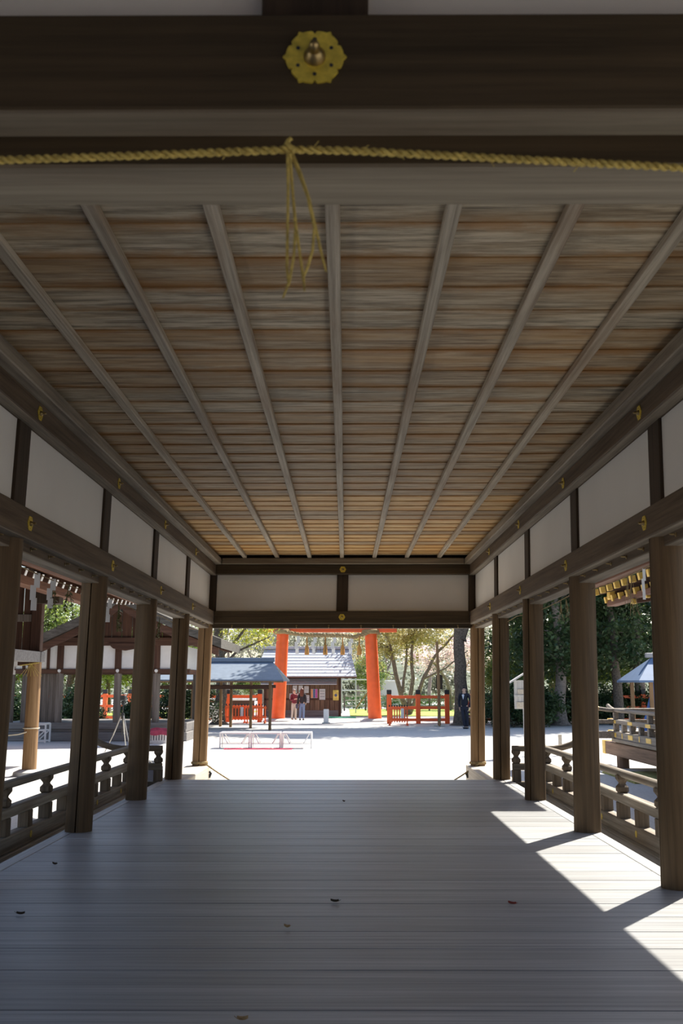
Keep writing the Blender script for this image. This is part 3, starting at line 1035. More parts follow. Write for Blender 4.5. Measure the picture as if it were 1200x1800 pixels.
# ---- shop with slate roof
SY = 58.8
sx0, sx1 = at(466, 1200, SY).x, at(597, 1200, SY).x
shop = tag(empty('shop_building', ((sx0 + sx1) / 2, SY, 0)), 'low wooden shop with two slate roofs seen through the red gate', 'building')
w = (sx1 - sx0) / 2
SHOPW = wood('shop_board', (0.13, 0.075, 0.045), (0.27, 0.165, 0.105), 2, fine=14, var=0.2)
nb = 15
for k in range(nb):
    xa = -w + 2 * w * k / nb
    part(MB().box(xa + .01, xa + 2 * w / nb - .01, -.03, .03, .35, 2.75, bev=.006), 'wall_board', SHOPW, shop)
part(MB().box(-w, w, .02, .08, .3, 3.0), 'wall_backing', BROWNRED_Z, shop)
part(MB().box(-w - .02, w + .02, -.06, .1, 0, .38, bev=.01), 'plinth', GREYBASE_X, shop)
part(MB().box(-w - .02, w + .02, -.08, .06, .98, 1.08, bev=.01), 'wall_rail', BROWNRED_X, shop)
for xx in (-w, -w * .25, w):
    part(MB().box(xx - .08, xx + .08, -.08, .1, 0, 2.9, bev=.01), 'corner_post', BROWNRED_Z, shop)
part(MB().box(-w, w, .1, 4.0, 0, 2.7), 'wall_side', BROWNRED_Z, shop)


def slate_roof(root, x0, x1, ye, ze, yr, zr, rows, dx=0.0, th=.05):
    """strips of slate from the eave (ye, ze) up to the ridge (yr, zr); dx narrows the top"""
    for k in range(rows):
        t0, t1 = k / rows, (k + 1.15) / rows
        a0, a1 = dx * t0, dx * min(1, t1)
        ya, za = ye + (yr - ye) * t0, ze + (zr - ze) * t0
        yb, zb = ye + (yr - ye) * min(1.02, t1), ze + (zr - ze) * min(1.02, t1)
        off = .03
        part(MB().sheet([[(x0 + a0, ya, za + off), (x1 - a0, ya, za + off)], [(x0 + a1, yb, zb), (x1 - a1, yb, zb)]], th), 'slate_course', SLATE, root)


ze, zr = at(560, 1189, SY - 1.1).z, at(560, 1141, SY + 1.6).z
slate_roof(shop, -w - .55, w + 1.0, -1.1, ze, 1.6, zr, 9, .38)
slate_roof(shop, -w - .55, w + 1.0, 4.4, ze, 1.6, zr, 5, .38)
part(MB().box(-w - .3, w + .7, 1.45, 1.75, zr - .02, zr + .16, bev=.03), 'ridge', SLATE, shop)
part(MB().box(-w - .55, w + 1.0, -1.1, -1.02, ze - .1, ze - .02), 'eave_board', BROWNRED_X, shop)
za, zb = at(550, 1203, SY - .9).z, at(550, 1192, SY - .2).z
slate_roof(shop, -w - .2, at(592, 1200, SY).x - shop.location.x, -.9, za, -.05, zb + .12, 4, 0)
part(MB().prism([(-1.0, ze), (4.3, ze), (1.6, zr - .05)], Matrix.Translation((w + .02, 0, 0)) @ Matrix.Rotation(PI / 2, 4, 'Z') @ Matrix.Rotation(PI / 2, 4, 'X'), .06), 'gable_board', BROWNRED_Z, shop)
part(MB().prism([(-1.0, ze), (4.3, ze), (1.6, zr - .05)], Matrix.Translation((-w - .08, 0, 0)) @ Matrix.Rotation(PI / 2, 4, 'Z') @ Matrix.Rotation(PI / 2, 4, 'X'), .06), 'gable_board', BROWNRED_Z, shop)

POSTY = plain('yellow_print', (0.80, 0.62, 0.14), rough=.6, var=.2, nscale=6)
POSTB = plain('blue_print', (0.10, 0.14, 0.30), rough=.6)
POSTG = plain('green_print', (0.25, 0.42, 0.35), rough=.6, var=.3, nscale=9)
POSTO = plain('orange_print', (0.80, 0.35, 0.15), rough=.6)
POSTM = plain('magenta_print', (0.62, 0.10, 0.38), rough=.6)
for (x0, y0, x1, y1), mat, lab in (((514, 1205, 522, 1218), PAPER, 'white poster in the top row of the shop wall, nearest the red pillar'),
                                   ((524.5, 1205, 532, 1218), PAPER, 'white poster in the top row of the shop wall, between two others'),
                                   ((534.5, 1206, 542.5, 1218), PAPER, 'white poster in the top row of the shop wall, above the dark-haired woman'),
                                   ((508.5, 1219, 517.5, 1229), PAPER, 'white poster on the shop wall beside the person in maroon'),
                                   ((522, 1219, 530, 1230), PAPER, 'white poster on the shop wall between the two people'),
                                   ((536, 1222, 543.5, 1235.5), PAPER, 'cream poster on the shop wall behind the dark-haired woman'),
                                   ((561, 1211, 571.5, 1230), PAPER, 'large white poster alone in the middle of the shop wall'),
                                   ((585, 1213, 595, 1231), POSTY, 'yellow poster with a dark emblem at the end of the shop wall'),
                                   ((546, 1211, 558, 1227), None, 'poster with orange, blue and magenta stripes on the shop wall')):
    c = at((x0 + x1) / 2, (y0 + y1) / 2, SY - .08)
    a, b = at(x0, y1, SY - .08), at(x1, y0, SY - .08)
    hx, hz = (b.x - a.x) / 2, (b.z - a.z) / 2
    e = tag(empty('wall_poster', (c.x, c.y - .01, c.z)), lab, 'poster', 'posters on the shop wall')
    part(MB().box(-hx, hx, -.006, .006, -hz, hz), 'sheet', mat or PAPER, e)
    if mat is POSTY:
        part(MB().prism([(-hx * .6, 0), (0, -hz * .35), (hx * .6, 0), (0, hz * .35)], Matrix.Translation((0, -.006, 0)) @ Matrix.Rotation(PI / 2, 4, 'X'), .004), 'emblem', POSTB, e)
    elif mat is None:
        for k, mm in enumerate((POSTO, POSTB, POSTM)):
            part(MB().box(-hx + hx * .66 * k + .01, -hx + hx * .66 * (k + 1) - .01, -.012, -.006, -hz * .95, hz * .95), 'printed_stripe', mm, e)
    elif y0 == 1205:
        part(MB().box(-hx * .8, hx * .8, -.01, -.006, -hz * .8, -hz * .2), 'printed_picture', POSTG, e)
    else:
        for k in range(3):
            part(MB().box(-hx * .75, hx * .75, -.009, -.006, hz * (.55 - .5 * k), hz * (.67 - .5 * k)), 'printed_line', plain('grey_print', (0.4, 0.4, 0.42)), e)

# ---- small open shelter with blue-grey roof
kx0, kx1 = -8.4, at(498, 1195, 41.2).x
shel = tag(empty('open_shelter', ((kx0 + kx1) / 2, 43.3, 0)), 'open shelter with blue-grey pitched roof on thin tan posts left of the gate', 'shelter')
c = shel.location
ez, rz_ = at(420, 1194.5, 41.2).z, at(420, 1163, 43.4).z
hx = (kx1 - kx0) / 2
RB = plain('shelter_roof', (0.17, 0.215, 0.28), rough=.6, var=.1, nscale=4)
xe = at(479, 1163, 43.4).x - c.x
part(MB().sheet([[(-hx, 41.2 - c.y, ez), (hx, 41.2 - c.y, ez)], [(-hx, .1, rz_), (xe, .1, rz_)]], .06), 'roof_front', RB, shel)
part(MB().sheet([[(-hx, .1, rz_), (xe, .1, rz_)], [(-hx, 2.3, ez), (hx, 2.3, ez)]], .06), 'roof_rear', RB, shel)
part(MB().box(-hx, xe + .08, -.02, .22, rz_ - .02, rz_ + .17, bev=.02), 'ridge', RB, shel)
part(MB().box(-hx, hx, -2.08, -2.02, ez - .12, ez - .05), 'eave_board', TANPOST_Z, shel)
for px, Y in ((474, 41.6), (440, 43.5), (405, 44.6), (387, 45.2), (337, 42.2)):
    x = at(px, 1280, Y).x
    part(MB().box(x - c.x - .06, x - c.x + .06, Y - c.y - .06, Y - c.y + .06, 0, ez + (.05 if abs(Y - 43.4) > 1 else .55), bev=.01), 'post', TANPOST_Z, shel)
zb = at(420, 1208, 41.6).z
part(MB().box(-hx + .4, at(474, 1208, 41.6).x - c.x, -1.74, -1.66, zb - .08, zb + .08, bev=.01), 'tie_beam', BROWNRED_X, shel)
part(MB().box(-hx + .4, hx - .6, 1.85, 1.93, zb - .05, zb + .1, bev=.01), 'tie_beam', BROWNRED_X, shel)

# ---- white folding tables with red mat
TBL = {}


def white_table(x0, x1, y, dep, h, label):
    e = tag(empty('white_table', ((x0 + x1) / 2, y, 0)), label, 'table', 'white folding tables on the gravel')
    w = (x1 - x0) / 2 - .02
    part(MB().box(-w, w, -dep / 2, dep / 2, h - .03, h, bev=.006), 'table_top', plain('pink_table_top', (0.78, 0.66, 0.62), rough=.5), e)
    for s in (-1, 1):
        part(MB().box(-w, w, s * dep / 2 - .015, s * dep / 2 + .015, h - .045, h + .006, bev=.004), 'top_rim', WHITE, e)
        for q in (-1, 1):
            part(MB().tube([(s * w * .97, q * dep * .47, 0), (s * w * .97, q * dep * .47, h - .03)], .022, 8), 'leg', WHITE, e)
            part(MB().tube([(s * w * .82, q * dep * .47, h - .05), (s * w * .45, q * dep * .47, h * .30)], .013, 8), 'brace', WHITE, e)
    for q in (-1, 1):
        part(MB().tube([(-w * .97, q * dep * .47, h * .30), (w * .97, q * dep * .47, h * .30)], .012, 8), 'cross_bar', WHITE, e)
    return e


tx = [at(385, 1315, 30).x, at(440, 1315, 30).x, at(494, 1315, 30).x, at(549, 1315, 30).x]
for k, lab in enumerate(('white folding table on the gravel, end of the row nearest the shelter', 'white folding table on the gravel, middle of the row of three', 'white folding table on the gravel, end of the row in front of the gate')):
    white_table(tx[k], tx[k + 1], 30.2, .62, .47, lab)
REDM = plain('red_felt', (0.72, 0.03, 0.10), rough=.9, var=.15, nscale=8)
rows = []
for i in range(4):
    rows.append([(at(395, 1318, 29.7).x + .075 * j - at(460, 1318, 29.7).x, -.22 + .15 * i, .014 + .006 * math.sin(j * 1.1 + i)) for j in range(28)])
tag(MB().sheet(rows, .012).build('red_mat', REDM, loc=(at(460, 1318, 29.7).x, 29.60, 0)), 'long crimson felt mat lying on gravel under the white tables', 'mat')

# ---- stone marker, green hose
p = gnd(573, 1272)
e = tag(empty('stone_marker', (p.x, p.y, 0)), 'short white square stone post in front of the shop', 'post')
part(MB().box(-.13, .13, -.13, .13, .06, .70, bev=.02), 'shaft', WHITE, e)
part(MB().box(-.2, .2, -.2, .2, 0, .06, bev=.02), 'foot', GRAVEL_STONE, e)
p = gnd(598, 1262)
rows = [[(-.9 + .2 * j, -.4 + .3 * i, .05 + .02 * math.sin(j + i * 2)) for j in range(10)] for i in range(4)]
tag(MB().sheet(rows, .045).build('green_sheet', plain('green_plastic', (0.05, 0.42, 0.25), rough=.5, var=.1), loc=(p.x, p.y, 0)), 'folded green plastic sheet on the ground beside the shop', 'sheet')

# ---- tall bamboo pole with a hanging dark board
p = gnd(772, 1277)
zt = at(770, 1128, p.y).z
e = tag(empty('tall_pole', (p.x, p.y, 0)), 'tall thin tan pole standing in front of the red fence', 'pole')
part(MB().tube([(0, 0, 0), (0, 0, zt * .5), (-.05, 0, zt)], [.075, .07, .06], 12), 'shaft', TANPOST_Z, e, True)
part(MB().cbox((.0, 0, .03), (.5, .12, .06)), 'foot_wedge', SILL_Y, e)
q = at(771, 1199, p.y + .25)
e2 = tag(empty('notice_board', (q.x + .02, q.y, 0)), 'dark brown plank notice board behind the tall tan pole', 'sign')
zz0, zz1 = at(770, 1212, q.y).z, at(770, 1185, q.y).z
part(MB().prism([(-.15, zz0), (.15, zz0), (.15, zz1 - .06), (0, zz1), (-.15, zz1 - .06)], Matrix.Translation((0, .02, 0)) @ Matrix.Rotation(PI / 2, 4, 'X'), .05), 'board', DARK_Z, e2)
part(MB().box(-.035, .035, .03, .09, 0, zz1 - .1), 'stake', DARK_Z, e2)

# ---- bark-roofed hall (left)
BY = 33.9
bcx = -7.75
hallb = tag(empty('bark_roofed_hall', (bcx, BY, 0)), 'open pillared hall with thick bark gable roof and white panels', 'building')
Zb = lambda py: at(200, py, BY).z
BXP = [at(v, 1200, BY).x - bcx for v in (20, 105, 207, 275, 318)]
px0, px1 = BXP[0], BXP[-1]
part(MB().box(px0 - .5, px1 + .3, -.35, 4.0, 0, .30, bev=.02), 'platform_base', GREYBASE_X, hallb)
part(MB().box(px0 - .4, px1 + .25, -.25, 3.9, .30, .60, bev=.02), 'platform_deck', GREYBASE_X, hallb)
part(MB().box(px0 - .45, px1 + .28, -.30, -.2, .40, .62, bev=.01), 'deck_rail', GREYBASE_X, hallb)
zl, zu = Zb(1176), Zb(1135)
for i, x in enumerate(BXP):
    part(MB().tube([(x, 0, .6), (x, 0, zl)], .13, 12), 'pillar', GREYPOST_Z, hallb, True)
    part(MB().box(x - .11, x + .11, -.09, .09, zl - .1, zu + .1), 'upper_post', BROWNRED_Z, hallb)
    part(MB().tube([(x, 3.5, .6), (x, 3.5, zl)], .13, 12), 'pillar', GREYPOST_Z, hallb, True)
    part(MB().lathe([(.06, 0), (.05, .04)], 10).join(MB()), 'boss', WHITE, hallb).matrix_local = Matrix.Translation((x, -.13, zl - .06)) @ Matrix.Rotation(PI / 2, 4, 'X')
part(MB().box(px0 - .3, px1 + .3, -.12, .12, zl - .16, zl, bev=.01), 'lower_beam', BROWNRED_X, hallb)
part(MB().box(px0 - .5, px1 + .5, -.14, .14, zu, zu + .28, bev=.01), 'upper_beam', BROWNRED_X, hallb)
part(MB().box(px0 - .3, px1 + .3, 3.38, 3.62, zl - .16, zl, bev=.01), 'lower_beam', BROWNRED_X, hallb)
for xa, xb in zip(BXP[:-1], BXP[1:]):
    part(MB().box(xa + .11, xb - .11, -.03, .03, zl, zu), 'white_panel', WHITE, hallb)
for f in (.25, .5, .75):
    x = BXP[0] + (BXP[1] - BXP[0]) * f
    part(MB().box(x - .05, x + .05, -.07, .07, zl, zu), 'upper_post', BROWNRED_Z, hallb)
for s, x in ((-1, px0), (1, px1)):
    part(MB().box(x - .1, x + .1, .13, 3.37, zl - .16, zl, bev=.01), 'side_beam', BROWNRED_Y, hallb)
    part(MB().box(x - .03, x + .03, .13, 3.37, zl, zu), 'white_panel', WHITE, hallb)
# board enclosure at its far left corner
for k in range(5):
    x = BXP[1] - 1.35 + .24 * k
    part(MB().box(x, x + .23, .14, .18, .6, zl - .16, bev=.005), 'wall_board', GREYPOST_Z, hallb)
ax = at(212, 1040, BY - 1.2).x - bcx
zap = at(212, 1040, BY - 1.2).z
zev = at(62, 1135, BY - 1.2).z - .2
zev0 = zev
for s, half in ((-1, 4.0), (1, 3.45)):
    zev = zev0 if s < 0 else zev0 + .42
    rows = []
    for k in range(11):
        t = k / 10
        x = ax + s * half * t
        z = zap - (zap - zev) * (1 - (1 - t) ** 1.35) * 1.0 if False else zap - (zap - zev) * (t ** .82)
        rows.append([(x, -1.25, z), (x, 4.7, z)])
    part(MB().sheet(rows, .30), 'roof_slope', BARKROOF, hallb, True)
    rows = []
    for k in range(11):
        t = k / 10
        x = ax + s * half * .97 * t
        z = zap - .30 - (zap - zev) * (t ** .82)
        rows.append([(x, -1.12, z), (x, -1.02, z)])
    part(MB().sheet(rows, .26), 'barge_board', BROWNRED_X, hallb)
    for k in range(7):
        yy = -.8 + .8 * k
        x = ax + s * half * .93
        part(MB().tube([(ax + s * half * .55, yy, zap - .36 - (zap - zev) * (.55 ** .82)), (x, yy, zap - .36 - (zap - zev) * (.93 ** .82))], .045, 4), 'rafter', BROWNRED_X, hallb)
part(MB().box(ax - .3, ax + .3, -1.3, 4.75, zap - .08, zap + .28, bev=.06), 'ridge', BARKROOF, hallb)
nb = 17
for k in range(nb):
    t = (k + .5) / nb * 2 - 1
    x = ax + t * 3.0
    zt = zap - .38 - (zap - zev) * ((abs(x - ax) / 4.0) ** .82)
    if zt > zu + .32:
        part(MB().box(x - .165, x + .165, -.02, .03, zu + .27, zt), 'gable_board', BROWNRED_Z, hallb)
zp = zu + .02
M = Matrix.Translation((0, -.16, 0)) @ Matrix.Rotation(PI / 2, 4, 'X')
part(MB().prism([(ax - .6, zp + .05), (ax - .42, zp - .12), (ax, zp - .2), (ax + .42, zp - .12), (ax + .6, zp + .05)], M, .06), 'gable_pendant', BROWNRED_X, hallb)

# ---- boarded building at far left with white-tipped rafters
AY = 21.1
acx = at(54, 1300, AY).x
ha = tag(empty('boarded_hall', (acx, AY, 0)), 'tall red-brown boarded hall corner with white-tipped rafters beside the shaded railing', 'building')
part(MB().tube([(0, 0, .12), (0, 0, 2.42)], [.15, .14], 20), 'corner_pillar', TANPOST_Z, ha, True)
part(MB().lathe([(.34, 0), (.32, .08), (.2, .13)], 16), 'pillar_stone', GRAVEL_STONE, ha, True)
za0, za1 = at(40, 1164, AY).z, at(40, 1146, AY).z
xr_ = at(76, 1155, AY).x - acx
part(MB().box(-4.5, xr_, -.13, .13, za0, za1, bev=.01), 'lower_beam', GREYBASE_X, ha)
part(MB().box(-4.5, .1, -.1, .1, za0 - .07, za0, bev=.006), 'head_rail', BROWNRED_X, ha)
ztop = at(40, 1018, AY).z
for k in range(22):
    x = -.10 - .2 * (k + 1)
    part(MB().box(x + .006, x + .194, -.03, .0, za1, ztop, bev=.004), 'wall_board', BROWNRED_Z, ha)
part(MB().box(-.10, .12, -.10, .10, za1, ztop + .4, bev=.01), 'corner_post', BROWNRED_Z, ha)
zm = at(40, 1085, AY).z
part(MB().box(-4.5, -.1, -.07, .0, zm - .1, zm + .06, bev=.008), 'wall_rail', GREYPOST_Z, ha)
part(MB().box(-4.5, -.1, -.12, .06, ztop - .05, ztop + .25, bev=.01), 'upper_beam', GREYPOST_Z, ha)
part(MB().box(-.12, .50, -.16, .16, at(85, 1062, AY).z, at(85, 1036, AY).z, bev=.01), 'bracket', DARK_Z, ha)
zpl = at(110, 1060, AY + 1.5).z
part(MB().box(.35, .60, -12.5, 3.0, zpl, zpl + .2, bev=.01), 'purlin', BROWNRED_Y, ha)
part(MB().box(.05, .25, -12.5, 2.6, zpl + .22, zpl + .4, bev=.01), 'purlin', BROWNRED_Y, ha)
xe = -5.62 - acx
ze = 1.9 + 5.62 * .352 * 1727 / 1754
part(MB().box(-5.50 - acx, -5.42 - acx, -13, 5.2, ze - .02 + .14, ze + .75, bev=.01), 'eave_fascia', BROWNRED_Y, ha)
rm = wm = None
for yy in [-12 + .46 * i for i in range(37)]:
    lift = max(0, yy - .5) ** 2 * .012
    if rm is None:
        r = part(MB().box(-2.4, 0, -.045, .045, -.06, .06), 'rafter', BROWNRED_X, ha)
        t = part(MB().box(0.0, .012, -.048, .048, -.063, .063), 'white_tip', WHITE, r)
        rm, wm = r.data, t.data
    else:
        r = link_mesh('rafter', rm, ha); link_mesh('white_tip', wm, r)
    r.location = (xe, yy, ze + lift)
    r.rotation_euler = (0, math.radians(18), 0)
rows = []
for i in range(7):
    x = xe + .22 - 5.4 * i / 6
    rows.append([(x, -13 + 18.4 * j / 8, ze + .10 + .325 * 5.4 * i / 6 + max(0, -12.5 + 18.4 * j / 8) ** 2 * .012) for j in range(9)])
part(MB().sheet(rows, .05), 'eave_boarding', BROWNRED_Y, ha)
part(MB().sheet([[(q[0] + .1, q[1], q[2] + .36 + .3 * i) for q in row] for i, row in enumerate(rows)], .30), 'roof_slope', BARKROOF, ha, True)
part(MB().box(-5.1, -5.0, -13, 10, 0, 7.4), 'rear_wall', BROWNRED_Y, ha)
for yy in (-4, -8, -12):
    part(MB().tube([(0, yy, 0), (0, yy, 4.2)], .15, 12), 'side_pillar', TANPOST_Z, ha, True)
    part(MB().box(-.15, .15, yy, yy + 4, za0, za1), 'side_beam', GREYBASE_X, ha)
# red-brown ground sill and rope round the pillar
c0 = at(50, 1285, AY)
rp2 = tag(empty('pillar_rope', (acx, AY, c0.z)), 'white rope looped round the tan pillar of the boarded hall', 'rope')
part(MB().tube([(.165 * math.cos(2 * PI * k / 16), .165 * math.sin(2 * PI * k / 16), .06) for k in range(17)], .012, 6), 'loop', plain('hemp', (0.62, 0.55, 0.42), rough=.9), rp2, True)
part(MB().tube([(.16, -.02, .05), (-.2, -.2, -.06), (-.6, -.2, -.10), (-1.1, -.1, -.08), (-1.8, 0, .02)], .014, 6), 'slack_line', plain('hemp', (0.62, 0.55, 0.42)), rp2, True)
q = at(32, 1175, AY)
e = tag(empty('paper_streamer', (q.x, AY - .2, at(32, 1163, AY).z)), 'white zigzag paper streamer hanging under the beam of the boarded hall', 'streamer')
part(shide(.28, .09), 'folded_paper', PAPER, e)
q = at(60, 1166, AY)
e = tag(empty('straw_bundle', (q.x, AY - .17, q.z - .02)), 'frayed straw bundle tied at the top of the tan pillar', 'straw')
mb = MB().tube([(-.25, 0, -.03), (.16, 0, .03)], .014, 6)
for k in range(7):
    mb.tube([(0, 0, 0), (-.12 + .04 * k, -.03, -.12), (-.24 + .08 * k, -.02, -.26)], .004, 4)
part(mb, 'straw_stems', STRAW, e)

# ---- gilded veranda building (right)
RY, RXX = 23.1, 6.30
hr = tag(empty('gilded_veranda_hall', (RXX, RY, 0)), 'raised wooden veranda hall with gilded railing ends and rafter tips', 'building')
DZ = .66
part(MB().box(-.05, 3.0, -15, .25, DZ - .08, DZ, bev=.01), 'veranda_deck', RAILING_Y, hr)
part(MB().box(-.02, .22, -15, .95, DZ - .40, DZ - .10, bev=.015), 'deck_beam', wood('veranda_beam', (0.13, 0.075, 0.045), (0.28, 0.175, 0.115), 1, fine=18, var=.05), hr)
gb = part(MB().box(-.03, .23, .95, 1.20, DZ - .41, DZ - .09, bev=.01), 'gilt_end', GOLDLEAF, hr)
part(MB().box(0, 3.0, -.1, .12, DZ - .36, DZ - .1, bev=.01), 'deck_beam', RAILING_X, hr)
for yy in (-.1, -3.0, -6, -9, -12):
    part(MB().tube([(.1, yy, 0), (.1, yy, DZ - .38)], .14, 14), 'deck_post', wood('veranda_post', (0.16, 0.095, 0.055), (0.32, 0.21, 0.14), 2, fine=18, var=.12), hr, True)
RG = wood('gilded_rail_wood', (0.17, 0.145, 0.12), (0.36, 0.315, 0.265), 1, fine=22, var=.08)
for zz, hh, nm in ((.0, .16, 'bottom_rail'), (.34, .09, 'middle_rail')):
    part(MB().box(-.02, .09, -15, .55, DZ + zz, DZ + zz + hh, bev=.008), nm, RG, hr)
    gg = part(MB().box(-.03, .10, .50, .62, DZ + zz - .01, DZ + zz + hh + .01, bev=.006), 'gilt_end', GOLDLEAF, hr)
    part(MB().box(-.45, 2.6, .06, .17, DZ + zz, DZ + zz + hh, bev=.008), nm, RG, hr)
    part(MB().box(-.52, -.42, .05, .18, DZ + zz - .01, DZ + zz + hh + .01, bev=.006), 'gilt_end', GOLDLEAF, hr)
part(MB().tube([(.035, -15, DZ + .64), (.035, .2, DZ + .64), (.035, .5, DZ + .68), (.035, .75, DZ + .74)], .045, 12), 'handrail', RG, hr, True)
part(MB().tube([(2.6, .11, DZ + .645), (-.1, .11, DZ + .645), (-.35, .11, DZ + .68), (-.55, .11, DZ + .745)], .045, 12), 'handrail', RG, hr, True)
part(MB().tube([(-.36, .11, DZ + .68), (-.47, .11, DZ + .71), (-.58, .11, DZ + .755)], .051, 12), 'gilt_end', GOLDLEAF, hr, True)
part(MB().tube([(-.42, .11, DZ + .16), (-.42, .11, DZ + .68)], .02, 8), 'gilt_rod', GOLDLEAF, hr, True)
for k in range(12):
    yy = .1 - 1.3 * k
    part(MB().box(-.02, .09, yy - .06, yy + .06, DZ + .16, DZ + .34, bev=.006), 'post', RG, hr)
    part(MB().box(-.02, .09, yy - .05, yy + .05, DZ + .43, DZ + .60, bev=.012), 'post_block', RG, hr)
    part(MB().box(-.028, -.019, yy - .18, yy + .16, DZ + .03, DZ + .13, bev=.004), 'gilt_plate', GOLDLEAF, hr)
    part(MB().box(-.028, -.019, yy - .18, yy + .16, DZ + .345, DZ + .42, bev=.004), 'gilt_plate', GOLDLEAF, hr)
    part(MB().box(-.015, .085, yy - .72, yy - .60, DZ + .16, DZ + .34, bev=.006), 'strut_block', RG, hr)
    part(MB().box(-.026, -.019, yy - .69, yy - .63, DZ + .02, DZ + .14, bev=.004), 'gilt_plate', GOLDLEAF, hr)
# body
part(MB().box(3.0, 3.1, -15, .0, 0, 4.4), 'wall_side', BROWNRED_Z, hr)
for yy in (-.1, -3, -6, -9):
    part(MB().tube([(2.9, yy, 0), (2.9, yy, 4.4)], .16, 12), 'body_pillar', BROWNRED_Z, hr, True)
# eaves: two tiers of gilt-tipped rafters
EX = 6.2
ez = 1.9 + EX * .357 * 1727 / 1754
rm = None
for tier, (xo, zo) in enumerate(((0.0, .07), (.32, -.10))):
    for i in range(30):
        yy = 1.0 - .62 * i + (.2 if tier else 0)
        if rm is None:
            r = part(MB().box(0, 3.0, -.06, .06, -.07, .07), 'rafter', BROWNRED_X, hr)
            t = part(MB().box(-.014, 0.10, -.065, .065, -.075, .075), 'gilt_tip', GOLDLEAF, r)
            rm, gm = r.data, t.data
        else:
            r = link_mesh('rafter', rm, hr); link_mesh('gilt_tip', gm, r)
        r.location = (EX + xo - RXX, yy, ez + zo)
        r.rotation_euler = (0, -math.radians(10), 0)
part(MB().box(EX - RXX - .2, EX - RXX + .05, -17.5, 2.0, ez + .17, ez + .40, bev=.01), 'eave_beam', BROWNRED_Y, hr)
part(MB().box(EX - RXX + .35, EX - RXX + .6, -17.5, 1.2, ez - .26, ez - .12, bev=.01), 'eave_purlin', BROWNRED_Y, hr)
for px, py, Y, sz in ((1076, 1046, 23.9, .22), (1114, 1057, 22.0, .12), (1138, 1046, 21.2, .12)):
    q = at(px, py, Y)
    part(MB().cbox((q.x - RXX, q.y - RY, q.z), (sz, sz, sz), bev=.02), 'gilt_corner', GOLDLEAF, hr)
    part(MB().cbox((q.x - RXX + .5, q.y - RY - .25, q.z + .06), (1.0, sz * .7, sz * .8), Euler((0, -.12, -.45)), bev=.01), 'corner_bracket', BROWNRED_X, hr)
rows = [[(EX - RXX - .25 + 5.5 * i / 5, -18 + 20.5 * j / 4, ez + .42 + 3.6 * (i / 5) ** 1.1) for j in range(5)] for i in range(6)]
part(MB().sheet(rows, .22), 'roof_slope', BARKROOF, hr, True)

# ---- house-shaped white sign on a post
SYY = 26.6
p = at(925, 1330, SYY)
sg = tag(empty('sign_post', (p.x, SYY, 0)), 'white house-shaped notice board on a tall white post', 'sign')
z0, z1, z2 = at(905, 1246, SYY).z, at(905, 1201, SYY).z, at(922, 1186, SYY).z
GW = wood('white_washed_wood', (0.42, 0.41, 0.40), (0.60, 0.59, 0.57), 2, fine=20, var=.04)
xa = at(903.5, 1240, SYY).x - p.x
part(MB().box(xa, xa + .5, -.06, -.03, z0, z1 + .08, bev=.005), 'board', GW, sg)
part(MB().box(xa - .01, xa + .30, -.085, -.06, z0 + .32, z0 + .37), 'board_batten', GW, sg)
part(MB().box(xa + .06, xa + .30, -.085, -.06, z0 + .02, z0 + .18), 'hanging_plaque', SILL_Y, sg)
part(MB().box(xa + .09, xa + .28, -.085, -.06, z0 + .40, z0 + .52), 'hanging_plaque', SILL_Y, sg)
xm = xa + .27
for s in (-1, 1):
    part(MB().prism([(xm, z2), (xm + s * .37, z1), (xm + s * .37, z1 + .045), (xm, z2 + .045)], Matrix.Translation((0, .1, 0)) @ Matrix.Rotation(PI / 2, 4, 'X'), .24), 'roof_board', GW, sg)
part(MB().box(-.045, .045, -.03, .06, 0, z1 + .05, bev=.008), 'post', GW, sg)

p = gnd(985, 1328)
e = tag(empty('short_stake', (p.x, p.y, 0)), 'short tan wooden stake in the gravel beyond the sunlit railing', 'post')
part(MB().box(-.045, .045, -.045, .045, 0, .54, bev=.008), 'shaft', SILL_Y, e)
part(MB().prism([(-.045, -.045), (.045, -.045), (.045, .045), (-.045, .045)], Matrix.Translation((0, 0, .54)), .012), 'cap', SILL_Y, e)

# ---- blue-roofed hut with striped curtain
HY = 40.0
q = at(1148, 1196, HY)
hut = tag(empty('blue_roofed_hut', (q.x, HY, 0)), 'small hut with blue hipped roof and blue curtain beyond the gilded veranda', 'hut')
ze, zt = at(1110, 1196, HY).z, at(1150, 1155, HY).z
RBL = plain('blue_roof', (0.13, 0.20, 0.33), rough=.7, var=.08, nscale=4)
xl = at(1110, 1196, HY).x - q.x
part(MB().sheet([[(xl, -1.0, ze), (-xl + 1.2, -1.0, ze)], [(xl + .95, .3, zt), (-xl + .3, .3, zt)]], .08), 'roof_front', RBL, hut)
part(MB().sheet([[(xl + .95, .3, zt), (-xl + .3, .3, zt)], [(xl, 2.2, ze), (-xl + 1.2, 2.2, ze)]], .08), 'roof_rear', RBL, hut)
mb = MB()
mb.v = [(xl, -1.0, ze), (xl, 2.2, ze), (xl + .95, .3, zt), (xl + .06, -.94, ze - .08), (xl + .06, 2.14, ze - .08), (xl + 1.0, .3, zt - .1)]
mb.f = [(0, 2, 1), (3, 4, 5), (0, 1, 4, 3), (1, 2, 5, 4), (2, 0, 3, 5)]
part(mb, 'roof_hip', RBL, hut)
part(MB().box(xl + .7, -xl + .5, .2, .42, zt - .02, zt + .18, bev=.03), 'ridge', plain('grey_ridge', (0.35, 0.33, 0.32)), hut)
for x in (xl + .52, -xl + .8):
    for y in (-.8, 1.8):
        part(MB().box(x - .07, x + .07, y - .07, y + .07, 0, ze - .02, bev=.01), 'post', TANPOST_Z, hut)
CB = plain('blue_cloth', (0.07, 0.15, 0.40), rough=.8, var=.1)
